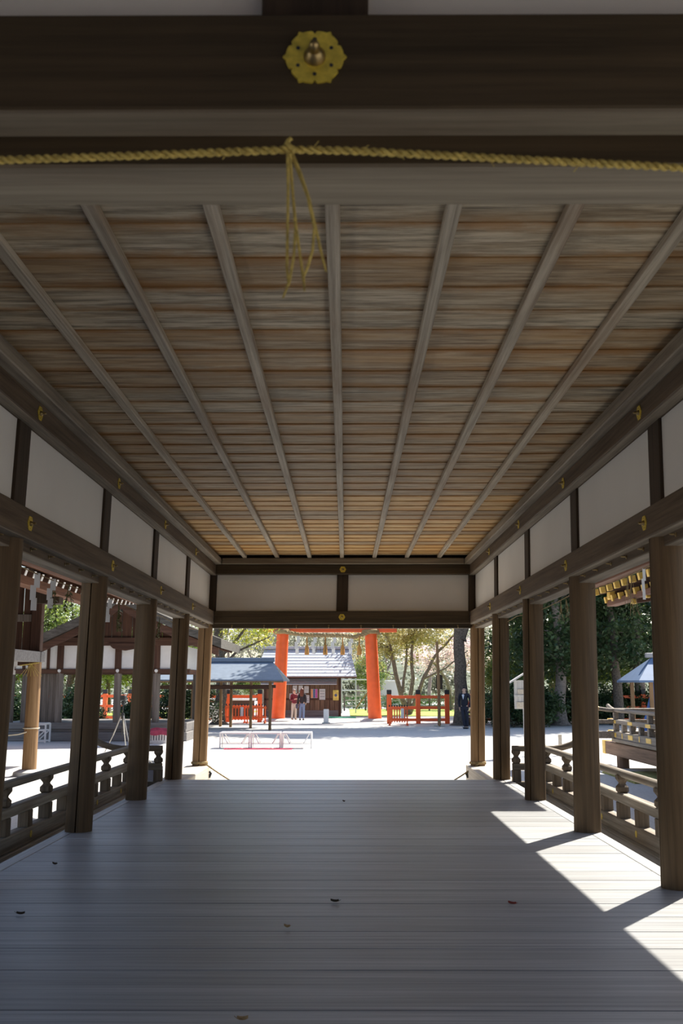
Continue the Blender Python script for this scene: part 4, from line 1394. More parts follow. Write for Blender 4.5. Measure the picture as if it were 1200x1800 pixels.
CW = plain('pale_cloth', (0.55, 0.60, 0.68), rough=.8)
rows = []
for i in range(9):
    t = i / 8
    zz = ze - .08 - (ze - .1) * t
    rows.append([(xl + .62 - .55 * t + .28 * j * (1 + .15 * t), -.72 + .07 * math.sin(j * 2.1 + t), zz) for j in range(9)])
grid = rows
mb = MB()
for i in range(8):
    for j in range(8):
        n = len(mb.v); mb.v += [grid[i][j], grid[i][j + 1], grid[i + 1][j + 1], grid[i + 1][j]]; mb.f.append((n, n + 1, n + 2, n + 3))
cu = part(mb, 'curtain', CB, hut)
mb = MB()
for i in range(2, 8):
    a, b = grid[i], grid[i + 1]
    f = lambda r, u: Vector(r[int(u)]).lerp(Vector(r[int(u) + 1]), u % 1) + Vector((0, -.03, 0))
    u0, u1 = 2.6 - .22 * i, 2.6 - .22 * (i + 1)
    n = len(mb.v); mb.v += [tuple(f(a, u0)), tuple(f(a, u0 + 1.0)), tuple(f(b, u1 + 1.05)), tuple(f(b, u1))]; mb.f.append((n, n + 1, n + 2, n + 3))
part(mb, 'curtain_stripe', CW, cu)

# ---- white frame crates
def crate(px, py, Y, w, h, label, cloth=None, bars=0):
    p = at(px, py, Y)
    e = tag(empty('white_frame_stand', (p.x, Y, 0)), label, 'stand')
    hw = w / 2
    for s in (-1, 1):
        for q in (-1, 1):
            part(MB().box(s * hw - .025, s * hw + .025, q * .25 - .025, q * .25 + .025, 0, h), 'leg', WHITE, e)
    for q in (-1, 1):
        for z in (.05, h - .03):
            part(MB().box(-hw, hw, q * .25 - .02, q * .25 + .02, z - .025, z + .025), 'cross_bar', WHITE, e)
        if not bars:
            part(MB().tube([(-hw * .8, q * .25, .08), (hw * .8, q * .25, h * .6)], .02, 6), 'brace', WHITE, e)
            part(MB().box(-hw, hw, q * .25 - .02, q * .25 + .02, h * .6, h * .6 + .05), 'cross_bar', WHITE, e)
        for k in range(bars):
            x = -hw + w * (k + 1) / (bars + 1)
            part(MB().box(x - .02, x + .02, q * .25 - .015, q * .25 + .015, .05, h - .03), 'bar', WHITE, e)
    part(MB().box(-hw, hw, -.27, .27, h - .01, h + .02), 'top', WHITE, e)
    if cloth:
        rows = [[(-hw - .06 + (w + .14) * j / 8, -.36 + .09 * i - .06 * j / 8, h + .07 + .02 * math.sin(j * 1.3 + i) - (.12 if i == 0 else 0) + (.09 * (1 - abs(j - 4) / 5) if i > 3 else 0)) for j in range(9)] for i in range(7)]
        c = tag(MB().sheet(rows, .015).build('red_cloth', plain('faded_red_cloth', (0.50, 0.07, 0.11), rough=.9, var=.25, nscale=6), loc=(p.x, Y, 0)), 'crumpled red cloth heaped on the barred white stand', 'cloth')
    return e


crate(73, 1300, 34.2 - 1.2, .38, .62, 'white braced frame stand beside the tan pillar of the boarded hall')
crate(277, 1297, 32.6, .62, .34, 'low white barred stand with red cloth in front of the bark-roofed hall', True, 6)

# ---- camera on tripod, blue bag
p = gnd(213, 1322)
tr = tag(empty('tripod', (p.x, p.y, 0)), 'silver tripod with black head standing on the gravel beyond the shaded railing', 'tripod')
STEEL = plain('silver_tube', (0.45, 0.44, 0.40), rough=.35, metal=.6)
ztp = at(218, 1258, p.y).z
for an in (200, 320, 85):
    a = math.radians(an)
    part(MB().tube([(.04 * math.cos(a), .04 * math.sin(a), ztp), (.24 * math.cos(a), .24 * math.sin(a), ztp * .48)], .02, 8), 'leg', STEEL, tr, True)
    part(MB().tube([(.22 * math.cos(a), .22 * math.sin(a), ztp * .52), (.46 * math.cos(a), .46 * math.sin(a), 0.01)], .014, 8), 'leg_extension', STEEL, tr, True)
part(MB().tube([(0, 0, ztp * .45), (0, 0, ztp + .32)], .016, 8), 'centre_column', BLACK, tr, True)
part(MB().lathe([(.05, 0), (.06, .06), (.05, .12)], 10, (0, 0, ztp - .05)), 'collar', BLACK, tr, True)
part(MB().cbox((0, 0, ztp + .36), (.10, .09, .12), bev=.015), 'pan_head', BLACK, tr)
cm_ = tag(empty('video_camera', (p.x, p.y, ztp + .42)), 'black video camera mounted on the silver tripod', 'camera')
part(MB().cbox((0, .02, .08), (.15, .26, .15), bev=.02), 'body', BLACK, cm_)
part(MB().tube([(0, .12, .09), (0, .26, .09)], [.045, .055], 12), 'lens', BLACK, cm_, True)
part(MB().cbox((.06, -.02, .20), (.05, .2, .03), bev=.008), 'handle', plain('grey_plastic', (.3, .3, .32)), cm_)
p = at(268, 1362, 17.2)
bag = tag(empty('shoulder_bag', (p.x, 17.2, 0)), 'dark navy bag with bright blue side behind the corner of the shaded railing', 'bag')
part(MB().cbox((0, 0, .30), (.34, .3, .60), bev=.10), 'body', plain('navy_nylon', (.02, .025, .05), rough=.6), bag, True)
part(MB().cbox((-.19, -.02, .30), (.05, .26, .5), bev=.02), 'side_panel', plain('blue_nylon', (.03, .10, .55), rough=.6), bag)
part(MB().tube([(-.1, -.16, .5), (-.02, -.19, .62), (.1, -.16, .5), (.15, -.16, .2)], .015, 6), 'strap', plain('grey_strap', (.5, .5, .5)), bag, True)

# ================================================================== PLANTS
import numpy as np


def leaf_mesh(name, blobs, n, size, mat, seed, clumps=40, spread=.35, flat=.5, droop=0.0):
    """n small leaf quads gathered in clumps inside the ellipsoids; blobs = (x, y, z, rx, ry, rz)"""
    rg = np.random.default_rng(seed)
    vol = np.array([b[3] * b[4] * b[5] for b in blobs]); vol = vol / vol.sum()
    bi = rg.choice(len(blobs), clumps, p=vol)
    B = np.array(blobs)
    d = rg.normal(size=(clumps, 3)); d /= np.linalg.norm(d, axis=1)[:, None]
    r = rg.uniform(.25, 1, clumps) ** .45
    cc = B[bi, :3] + d * r[:, None] * B[bi, 3:]
    ci = rg.integers(0, clumps, n)
    sp = spread * rg.uniform(.6, 1.4, clumps)
    g_ = rg.normal(size=(n, 3)) * sp[ci][:, None]
    g_[:, 2] *= .62
    p = cc[ci] + g_
    nrm = rg.normal(size=(n, 3)); nrm[:, 2] = np.abs(nrm[:, 2]) + flat
    nrm /= np.linalg.norm(nrm, axis=1)[:, None]
    t = rg.normal(size=(n, 3)); t[:, 2] -= droop
    t -= nrm * (t * nrm).sum(1)[:, None]; t /= np.linalg.norm(t, axis=1)[:, None]
    b = np.cross(nrm, t)
    s = size * rg.uniform(.6, 1.35, n)[:, None]
    V = np.empty((n, 4, 3))
    V[:, 0] = p - t * s * .5
    V[:, 1] = p + b * s * .28 + nrm * s * .06
    V[:, 2] = p + t * s * .5
    V[:, 3] = p - b * s * .28 + nrm * s * .06
    me = bpy.data.meshes.new(name)
    me.vertices.add(n * 4); me.loops.add(n * 4); me.polygons.add(n)
    me.vertices.foreach_set('co', V.reshape(-1))
    me.loops.foreach_set('vertex_index', np.arange(n * 4, dtype=np.int32))
    me.polygons.foreach_set('loop_start', np.arange(n, dtype=np.int32) * 4)
    me.polygons.foreach_set('loop_total', np.full(n, 4, dtype=np.int32))
    me.materials.append(mat)
    me.update(calc_edges=True)
    return me, cc


def wobble(a, b, n, amt, rnd):
    a, b = Vector(a), Vector(b)
    out = [a]
    for k in range(1, n):
        t = k / n
        out.append(a.lerp(b, t) + Vector((rnd.uniform(-1, 1), rnd.uniform(-1, 1), rnd.uniform(-.5, .5))) * amt)
    out.append(b)
    return out


def make_tree(name, loc, stems, blobs, nleaf, lsize, lmat, bark, seed, clumps=40, spread=.4, nbr=14, flat=.5, droop=0.0, extra=None):
    """stems = list of ([points], r0, r1); branches run from the stems to leaf clumps"""
    rnd = random.Random(seed)
    e = empty(name, loc)
    me, cc = leaf_mesh('crown', blobs, nleaf, lsize, lmat, seed, clumps, spread, flat, droop)
    mb = MB()
    anchors = []
    for pts, r0, r1 in stems:
        P = [Vector(pts[0])]
        for a, b in zip(pts[:-1], pts[1:]):
            P += wobble(a, b, 3, (Vector(b) - Vector(a)).length * .03, rnd)[1:]
        n = len(P)
        rr = [r0 + (r1 - r0) * k / (n - 1) for k in range(n)]
        if r0 > .15:
            rr[0] = r0 * 1.7
            P.insert(1, P[0].lerp(P[1], .18)); rr.insert(1, r0 * 1.15)
        mb.tube(P, rr, 10)
        for k in range(n // 3, n):
            anchors.append((P[k], rr[k]))
    idx = list(range(len(cc))); rnd.shuffle(idx)
    for i in idx[:nbr]:
        c = Vector(cc[i])
        best = min(anchors, key=lambda q: (q[0] - c).length + (2.0 if q[0].z > c.z else 0))
        L = (best[0] - c).length
        pts = wobble(best[0], c, 5, L * .06, rnd)
        r = min(best[1] * .6, .025 + .012 * L)
        mb.tube(pts, [r, r * .85, r * .7, r * .5, r * .35, r * .18], 6)
        for q in range(2):
            j = rnd.choice(idx)
            c2 = c + (Vector(cc[j]) - c) * min(1, 1.2 / max(.1, (Vector(cc[j]) - c).length))
            mb.tube(wobble(pts[3], c2, 3, .06, rnd), [r * .5, r * .35, r * .25, r * .1], 5)
    mb.build('trunk', bark, e, smooth=True)
    o = link_mesh('crown', me, e)
    o['kind'] = 'stuff'
    if extra:
        m2, _ = leaf_mesh('blossom', extra[0], extra[1], extra[2], extra[3], seed + 5, clumps, spread)
        o2 = link_mesh('blossom', m2, e); o2['kind'] = 'stuff'
    return e


L_FRESH = leafmat('fresh_leaf', (0.26, 0.34, 0.04), (0.55, 0.52, 0.10), .5)
L_YELLOW = leafmat('young_yellow_leaf', (0.42, 0.36, 0.12), (0.62, 0.54, 0.26), .4)
L_DARK = leafmat('evergreen_leaf', (0.022, 0.052, 0.022), (0.10, 0.15, 0.055), .35)
L_MID = leafmat('mid_green_leaf', (0.08, 0.14, 0.03), (0.30, 0.36, 0.08), .5)
L_PINK = leafmat('cherry_blossom', (0.72, 0.52, 0.52), (0.85, 0.72, 0.70), .4)
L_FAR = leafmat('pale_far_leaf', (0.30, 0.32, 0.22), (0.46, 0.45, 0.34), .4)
L_HEDGE = leafmat('hedge_leaf', (0.05, 0.13, 0.03), (0.12, 0.24, 0.06), .3)

# lawn
LAWN = plain('lawn_grass', (0.33, 0.42, 0.07), rough=.95, var=.35, nscale=3, bump=.4)
LY0 = 55.5
tag(MB().box(-.0, 30, 0, 17, -.1, .03).build('lawn', LAWN, loc=(.3, LY0 + 4.2, 0)), 'bright mown lawn behind the red fence', 'lawn', kind='structure')
tag(MB().box(-26, 0, 0, 17, -.1, .03).build('lawn', LAWN, loc=(-6.2, 54.5, 0)), 'bright mown lawn behind the bark-roofed hall', 'lawn', kind='structure')
tag(MB().box(-1.6, 1.6, -1.2, 1.2, -.1, .03).build('moss_patch', plain('moss', (0.34, 0.32, 0.10), rough=.95, var=.4, nscale=8), loc=(7.2, 20.6, 0)), 'yellow-green moss patch on the gravel under the gilded veranda', 'moss', kind='structure')

# hedge
me, _ = leaf_mesh('hedge', [(x, 0, .55, .9, .5, .55) for x in np.arange(0, 20, .8)], 16000, .12, L_HEDGE, 3, 420, .16)
h = link_mesh('hedge', me, None, (-1.2, 76, 0))
tag(h, 'long clipped green hedge beyond the lawn', 'hedge', kind='stuff')

# distant woodland
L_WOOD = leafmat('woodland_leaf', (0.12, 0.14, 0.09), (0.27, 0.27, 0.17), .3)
rnd = random.Random(4)
bl = []
for k in range(46):
    x = -68 + 3.2 * k
    hgt = rnd.uniform(2.2, 4.4)
    bl.append((x, rnd.uniform(-3, 3), hgt * .9, 2.6, 2.2, hgt))
me, _ = leaf_mesh('woodland', bl, 46000, .42, L_WOOD, 9, 900, .55)
tag(link_mesh('woodland', me, None, (0, 116, 0)), 'hazy distant woodland beyond the lawn and hedge', 'woodland', kind='stuff')
rows = []
for i in range(6):
    rows.append([(-160 + 20 * j, 126 + 10 * i, (1 - abs(i - 3) / 3.2) * (5.0 + 1.2 * math.sin(j * .9))) for j in range(17)])
tag(MB().sheet(rows, 2).build('hill', plain('far_wood_hill', (0.13, 0.15, 0.10), rough=1, var=.5, nscale=.4), smooth=True), 'low wooded rise behind the distant woodland', 'hill', kind='structure')

# big tree beside the fence
t = make_tree('big_tree', (at(810, 1270, 46.6).x, 46.6, 0), [([(0, 0, 0), (.05, 0, 1.6), (-.02, 0, 3.4), (.12, 0, 5.2), (.2, .2, 8)], .34, .2), ([(.1, 0, 4.0), (1.2, .4, 6.5), (2.4, .6, 9)], .16, .08), ([(.05, 0, 4.8), (-1.6, .2, 7), (-3.0, .4, 9)], .16, .07)],
              [(-.6, 0, 9.5, 3.6, 3.6, 3.0), (-3.0, 1, 9, 2.6, 2.6, 2.0), (2.6, .5, 9, 2.6, 2.8, 2.2), (-1.4, .5, 5.2, 1.6, 1.2, .5), (-.5, .3, 11.5, 4.2, 3.6, 2.4)], 30000, .25, L_YELLOW, BARK, 11, 240, .5, 22)
tag(t, 'big dark-barked tree the man in navy leans on', 'tree')
# tree spreading behind the fence
t = make_tree('spreading_tree', (at(717, 1255, 62).x, 62, 0), [([(0, 0, 0), (-.5, 0, 1.6), (-1.1, 0, 4.2), (-1.5, 0, 6.5)], .20, .07), ([(.05, 0, .2), (.35, .1, 2.3), (.3, 0, 4.2), (.9, 0, 7)], .16, .05), ([(.1, 0, .1), (1.0, 0, 2.3), (2.0, 0, 4.0), (3.2, 0, 5.2)], .15, .05), ([(-.3, 0, 1.4), (-.05, 0, 3.6), (.2, 0, 6)], .10, .04), ([(.9, 0, 2.2), (2.4, -.2, 2.9), (3.8, -.2, 4.0)], .08, .03)],
              [(-1.4, 0, 5.2, 2.3, 1.6, 1.4), (.5, 0, 6.0, 2.4, 1.6, 1.5), (2.0, .3, 5.2, 1.6, 1.4, 1.0), (-2.4, .3, 3.8, 1.3, 1.0, 1.1), (-.2, .3, 4.2, 1.6, 1.0, .9)], 9500, .17, L_YELLOW, BARKG, 12, 150, .34, 34)
tag(t, 'multi-stemmed tree with sparse yellow young leaves behind the red fence', 'tree')
# cherry
t = make_tree('cherry_tree', (at(795, 1240, 74).x, 74, 0), [([(0, 0, 0), (-.4, 0, 2.2), (-1.6, 0, 4)], .2, .06), ([(0, 0, .6), (.8, 0, 2.6), (1.8, 0, 4.5)], .14, .05)],
              [(-1.5, 0, 3.8, 2.2, 1.6, 1.1), (1.2, 0, 4.2, 2.2, 1.6, 1.3)], 4200, .17, L_PINK, BARKG, 13, 90, .34, 24)
tag(t, 'pale pink cherry tree in blossom between the fence pole and the big tree', 'tree')
# left of the gate
t = make_tree('fresh_leaved_tree', (at(384, 1270, 47.8).x, 47.8, 0), [([(0, 0, 0), (.1, 0, 2), (-.1, 0, 4.2), (.1, 0, 8)], .30, .18), ([(.0, 0, 2.6), (.8, .2, 3.5), (2.4, .3, 4.2)], .09, .03), ([(0, 0, 3.2), (1.2, 0, 4.6), (2.0, .2, 6)], .09, .03), ([(-.1, 0, 3.6), (-1.2, 0, 5.2), (-2, .2, 7)], .1, .04)],
              [(1.1, .2, 4.4, 1.4, 1.2, 1.0), (2.2, .3, 4.2, .8, 1.0, .9), (.6, .2, 6.8, 2.4, 2.2, 1.4), (-1.5, .2, 7, 2.2, 2.2, 1.4)], 8500, .17, L_FRESH, BARK, 14, 130, .28, 26)
tag(t, 'tree with bright yellow-green leaves rising behind the small open shelter', 'tree')
t = make_tree('leaning_tree', (at(352, 1270, 46.8).x, 46.8, 0), [([(0, 0, 0), (.12, 0, 2), (.1, 0, 5), (.3, 0, 8.5)], .26, .16)],
              [(.2, 0, 8.5, 2.2, 2.2, 1.5), (-1.2, 0, 6, 1.2, 1.2, .8)], 5200, .18, L_MID, BARK, 15, 70, .35, 14)
tag(t, 'dark upright tree trunk with green crown behind the far shaded pillar', 'tree')
t = make_tree('flowering_shrub', (at(358, 1273, 46.2).x, 46.2, 0), [([(0, 0, 0), (.1, 0, .8), (.3, 0, 1.7)], .05, .02), ([(0, 0, 0), (-.3, 0, .9), (-.5, 0, 1.5)], .05, .02)],
              [(.1, 0, 1.0, .62, .5, .95), (-.4, .1, .8, .5, .5, .75)], 2600, .12, L_DARK, BARK, 16, 50, .16, 10, extra=([(.35, -.4, .55, .4, .2, .4)], 220, .10, plain('white_petal', (0.85, 0.82, 0.80), trans=.3)))
tag(t, 'dark leafy shrub with white flowers at the foot of the shelter', 'shrub')

# evergreen grove (right)
ev = []
ev.append(make_tree('evergreen_tree', (0, 0, 0), [([(0, 0, 0), (.1, 0, 3), (-.1, .1, 7), (0, 0, 12)], .30, .08)],
                    [(0, 0, 5.0, 2.2, 2.2, 2.3), (.3, .2, 8.5, 2.3, 2.3, 2.4), (-.4, 0, 11.5, 1.6, 1.6, 2.0), (-.9, -.4, 3.4, 1.6, 1.5, 1.2)], 15000, .24, L_DARK, BARKG, 21, 150, .36, 24, droop=.6))
ev.append(make_tree('evergreen_tree', (0, 0, 0), [([(0, 0, 0), (-.1, 0, 3), (.2, .1, 7), (.3, 0, 13)], .26, .07)],
                    [(0, 0, 4.2, 2.0, 2.0, 2.0), (.6, .2, 7.5, 2.4, 2.2, 2.2), (.2, 0, 11.5, 1.8, 1.8, 2.3)], 13000, .24, L_DARK, BARK, 22, 130, .38, 22, droop=.6))
ev.append(make_tree('camellia_tree', (0, 0, 0), [([(0, 0, 0), (.2, 0, 1.8), (.1, .1, 4), (.3, 0, 6)], .14, .04), ([(0, 0, .4), (-.6, 0, 2), (-.9, 0, 4)], .1, .03)],
                    [(0, 0, 3.4, 1.7, 1.6, 2.2), (.5, .2, 5.4, 1.5, 1.5, 1.2)], 8500, .19, L_MID, BARK, 23, 110, .3, 22))
spots = [(0, at(985, 1262, 46.5).x, 46.5, 1.0, 0.3, 'evergreen tree with grey trunk behind the white house-shaped sign'),
         (1, at(1085, 1262, 47.0).x, 47.0, 1.0, 1.0, 'evergreen tree seen between the two nearest sunlit pillars'),
         (0, at(1128, 1262, 50.0).x, 50.0, 1.05, 2.4, 'evergreen tree directly behind the blue-roofed hut'),
         (1, at(930, 1262, 52.0).x, 52.0, 1.0, 2.0, 'evergreen tree over the house-shaped sign, farther back'),
         (0, at(1040, 1262, 55.0).x, 55.0, 1.1, 4.0, 'evergreen tree hidden behind the second sunlit pillar from the camera'),
         (1, at(1175, 1262, 54.0).x, 54.0, 1.1, 5.0, 'evergreen tree behind the nearest sunlit pillar'),
         (0, at(1100, 1262, 62.0).x, 62.0, 1.2, 1.7, 'evergreen tree deepest in the dark grove'),
         (1, at(975, 1262, 64.0).x, 64.0, 1.2, 3.3, 'tall evergreen tree deep behind the grey-trunked tree'),
         (0, 22.0, 42.0, 1.15, .9, 'evergreen tree towering beyond the blue-roofed hut'),
         (2, at(1010, 1262, 52.5).x, 52.5, 1.0, 0.5, 'lighter green leafy tree among the evergreens'),
         (2, at(1095, 1262, 56.0).x, 56.0, 1.1, 2.5, 'sunlit green leafy tree deep between the nearest sunlit pillars'),
         (2, at(912, 1262, 58.0).x, 58.0, 1.0, 4.5, 'light green tree above the sign roof behind the far sunlit pillars'),
         (2, at(880, 1262, 50.5).x, 50.5, .55, 1.5, 'small green tree beside the man in navy behind the far pillars')]
used = [False] * 3
for k, x, y, s, r, lab in spots:
    o = copy_tree(ev[k]) if used[k] else ev[k]
    used[k] = True
    o.location = (x, y, 0); o.rotation_euler = (0, 0, r); o.scale = (s, s, s)
    tag(o, lab, 'tree', 'evergreen grove')
# low dark bushes at the foot of the grove
me, _ = leaf_mesh('bush_leaves', [(0, 0, .9, 1.1, .8, .9), (.9, .2, .7, .9, .7, .7)], 5200, .14, L_DARK, 31, 90, .2)
for i, (px, Y, s, lab) in enumerate(((903, 44.6, 1.25, 'dark rounded bush under the house-shaped sign'), (940, 45.5, 1.1, 'dark bush between the sign post and the grey tree trunk'), (1008, 47.6, 1.0, 'dark bush at the foot of the grey-trunked evergreen'),
                                     (1066, 48.5, 1.0, 'dark bush beyond the gilded railing corner'), (1100, 50, 1.1, 'dark bush next to the blue curtained hut'), (872, 47.5, .9, 'dark bush beside the big tree and the far sunlit pillar'),
                                     (122, 44, 1.0, 'dark bush seen through the bark-roofed hall next to its boarded corner'), (160, 45, .65, 'dark bush seen through the bark-roofed hall past the fourth shaded pillar'), (238, 45.5, .75, 'dark bush seen through the bark-roofed hall behind the tripod'),
                                     (30, 40, 1.0, 'dark bush beyond the boarded hall at the picture edge'), (300, 46, 1.1, 'dark bush between the bark-roofed hall and the small shelter'))):
    p = at(px, 1270, Y)
    e = tag(empty('dark_bush', (p.x, Y, 0)), lab, 'bush', 'low dark bushes round the court')
    e.scale = (s, s, s); e.rotation_euler = (0, 0, i * 1.3)
    o = link_mesh('foliage', me, e); o['kind'] = 'stuff'
    mb = MB()
    for k in range(5):
        mb.tube([(0, 0, 0), (.3 * math.cos(k), .3 * math.sin(k), .5), (.7 * math.cos(k), .5 * math.sin(k), 1.1)], [.03, .02, .01], 5)
    mb.build('stem', BARK, e)

# trees behind the bark-roofed hall and in the distance
far = make_tree('far_tree', (0, 0, 0), [([(0, 0, 0), (.1, 0, 3), (-.2, 0, 6), (0, 0, 8.5)], .18, .05), ([(.1, 0, 2.4), (1.2, 0, 4.4), (2.0, 0, 7)], .10, .03), ([(0, 0, 2.9), (-1.4, 0, 4.8), (-2, 0, 7)], .10, .03)],
                [(0, 0, 6.5, 2.4, 2.0, 1.8), (1.7, 0, 5.6, 1.6, 1.5, 1.4), (-1.7, 0, 5.6, 1.6, 1.5, 1.4)], 3200, .22, L_FAR, BARKG, 41, 90, .35, 34)
gr = make_tree('green_tree', (0, 0, 0), [([(0, 0, 0), (.1, 0, 2.2), (0, 0, 5)], .2, .06), ([(.05, 0, 1.5), (1.0, 0, 3), (1.6, 0, 4)], .1, .03)],
               [(0, 0, 4.0, 2.2, 2.0, 1.8), (1.4, 0, 3.0, 1.4, 1.3, 1.2), (-1.4, 0, 3.0, 1.4, 1.3, 1.2)], 8000, .19, L_MID, BARK, 42, 110, .3, 20)
lst = [(far, at(520, 1240, 88).x, 88, 1.0, 0, 'pale thin-leaved tree rising behind the slate ridge of the shop, nearest the red pillar'),
       (far, at(575, 1240, 94).x, 94, 1.05, 1.2, 'pale thin-leaved tree framed in the middle of the red gate'),
       (far, at(630, 1240, 90).x, 90, 1.0, 2.2, 'pale thin-leaved tree just inside the far pillar of the red gate'),
       (far, at(460, 1240, 92).x, 92, 1.1, 3.1, 'pale thin-leaved tree between the bright-leaved tree and the gate'),
       (far, at(680, 1240, 98).x, 98, 1.1, 4.1, 'pale thin-leaved tree behind the white flat-roofed building'),
       (far, at(755, 1240, 104).x, 104, 1.2, 5.1, 'pale thin-leaved tree far behind the tall pole'),
       (far, at(835, 1240, 96).x, 96, 1.1, .7, 'pale thin-leaved tree behind the big dark-barked tree'),
       (far, at(400, 1240, 100).x, 100, 1.1, .2, 'pale thin-leaved tree far behind the small open shelter'),
       (gr, at(15, 1240, 62).x, 62, 1.1, .2, 'green tree beyond the boarded hall at the picture edge'),
       (gr, at(120, 1240, 60).x, 60, 1.25, 1.2, 'green tree behind the bark-roofed hall next to the boarded hall'),
       (gr, at(190, 1240, 66).x, 66, 1.0, 2.2, 'green tree seen through the middle of the bark-roofed hall'),
       (gr, at(245, 1240, 60).x, 60, 1.15, 3.2, 'green tree behind the middle pillar of the bark-roofed hall'),
       (gr, at(310, 1240, 62).x, 62, 1.0, 4.2, 'green tree between the bark-roofed hall and the shelter'),
       (gr, at(70, 1240, 70).x, 70, 1.3, 5.2, 'green tree farthest off behind the boarded hall'),
       (gr, at(445, 1240, 78).x, 78, .6, 2.9, 'low green tree behind the red fence next to the gate'),
       (gr, at(650, 1240, 84).x, 84, .75, 1.9, 'low green tree behind the white flat-roofed building')]
seen = set()
for pr_, x, y, s, r, lab in lst:
    o = copy_tree(pr_) if pr_.name in seen else pr_
    seen.add(pr_.name)
    o.location = (x, y, 0); o.rotation_euler = (0, 0, r); o.scale = (s, s, s)
    tag(o, lab, 'tree', 'trees far behind the fence')

# ---- far things beyond the lawn
p = at(688, 1222, 86)
fb = tag(empty('flat_roofed_building', (p.x, 86, 0)), 'small white flat-roofed building beyond the hedge', 'building')
zt = at(688, 1198, 86).z
part(MB().box(-.95, .95, 0, 3, 0, zt, bev=.02), 'walls', plain('pale_wall', (.62, .62, .60), rough=.8), fb)
part(MB().box(-1.05, 1.05, -.1, 3.1, zt, zt + .14, bev=.02), 'roof_slab', WHITE, fb)
part(MB().box(-1.7, -.95, -.05, 1.2, 0, zt - .45), 'side_wing', plain('blue_grey_wall', (.35, .42, .52), rough=.7), fb)
part(MB().box(-1.25, -.55, .4, 1.2, zt + .14, zt + .85, bev=.02), 'roof_box', plain('pale_wall', (.62, .62, .60)), fb)
for k in range(2):
    part(MB().box(-1.2, -.6, .38, .4, zt + .32 + .25 * k, zt + .42 + .25 * k), 'window_strip', plain('grey_glass', (.25, .28, .32), rough=.2), fb)
rf = tag(empty('rail_fence', (at(605, 1245, 72).x, 72, 0)), 'low grey wooden rail fence in front of the hedge', 'fence')
RW = wood('grey_rail', (.25, .22, .19), (.42, .39, .35), 0, fine=10)
for z in (.35, .75, 1.05):
    part(MB().box(0, 14, -.04, .04, z - .05, z + .05), 'rail', RW, rf)
for k in range(10):
    part(MB().box(1.55 * k - .06, 1.55 * k + .06, -.06, .06, 0, 1.15), 'post', GREYPOST_Z, rf)
fr = tag(empty('steel_frame', (at(620, 1245, 66).x, 66, 0)), 'light grey steel tube frame at the corner of the shop', 'frame')
ST = plain('galvanised', (.55, .58, .62), rough=.4, metal=.3)
for x in (-.75, .2, 1.0):
    part(MB().tube([(x, 0, 0), (x, 0, 2.3)], .045, 8), 'upright', ST, fr, True)
for z in (1.5, 2.2):
    part(MB().tube([(-.9, 0, z), (1.1, 0, z)], .04, 8), 'cross_tube', ST, fr, True)
part(MB().tube([(.2, -.05, .3), (1.0, -.05, 1.4)], .04, 8), 'diagonal_pole', TANPOST_Z, fr, True)
wk = tag(empty('low_wall', (at(400, 1240, 56).x, 56, 0)), 'low dark red wall with white coping behind the shelter', 'wall')
part(MB().box(-1.2, 1.5, 0, .2, 0, 1.0), 'wall_body', BROWNRED_X, wk)
part(MB().box(-1.3, 1.6, -.06, .26, 1.0, 1.12, bev=.02), 'coping', WHITE, wk)

# ---- unseen hall front added behind the viewer to keep the near beam dark
rb = tag(empty('wall_rear_added', (0, -3.6, 0)), 'unseen dark boarded front added behind the viewer to shade the near beam', 'wall', kind='structure')
part(MB().box(-10, 10, -.2, 0, 0, 6.0), 'boarding', BROWNRED_Z, rb)
rows = [[(-12 + 6 * j, 1.9 - 5 * i / 3, 5.0 + 3.2 * i / 3) for j in range(5)] for i in range(4)]
part(MB().sheet(rows, .3), 'roof_slope', BARKROOF, rb)

# ================================================================== PEOPLE
SKIN = plain('skin', (0.62, 0.40, 0.29), rough=.6, var=.05, nscale=8)


def skin_mesh(name, verts, edges, rad, mat, parent, sub=2, root=0):
    me = bpy.data.meshes.new(name)
    bm = bmesh.new()
    lay = bm.verts.layers.skin.verify()
    vs_ = []
    for i, (p, r) in enumerate(zip(verts, rad)):
        q = bm.verts.new(p)
        q[lay].radius = r if hasattr(r, '__len__') else (r, r)
        q[lay].use_root = (i == root)
        vs_.append(q)
    for a, b in edges:
        bm.edges.new((vs_[a], vs_[b]))
    bm.to_mesh(me)
    bm.free()
    me.materials.append(mat)
    o = bpy.data.objects.new(name, me)
    COL.objects.link(o)
    o.parent = parent
    sk = o.modifiers.new('skin', 'SKIN'); sk.use_smooth_shade = True
    ss = o.modifiers.new('subsurf', 'SUBSURF'); ss.levels = sub; ss.render_levels = sub
    return o


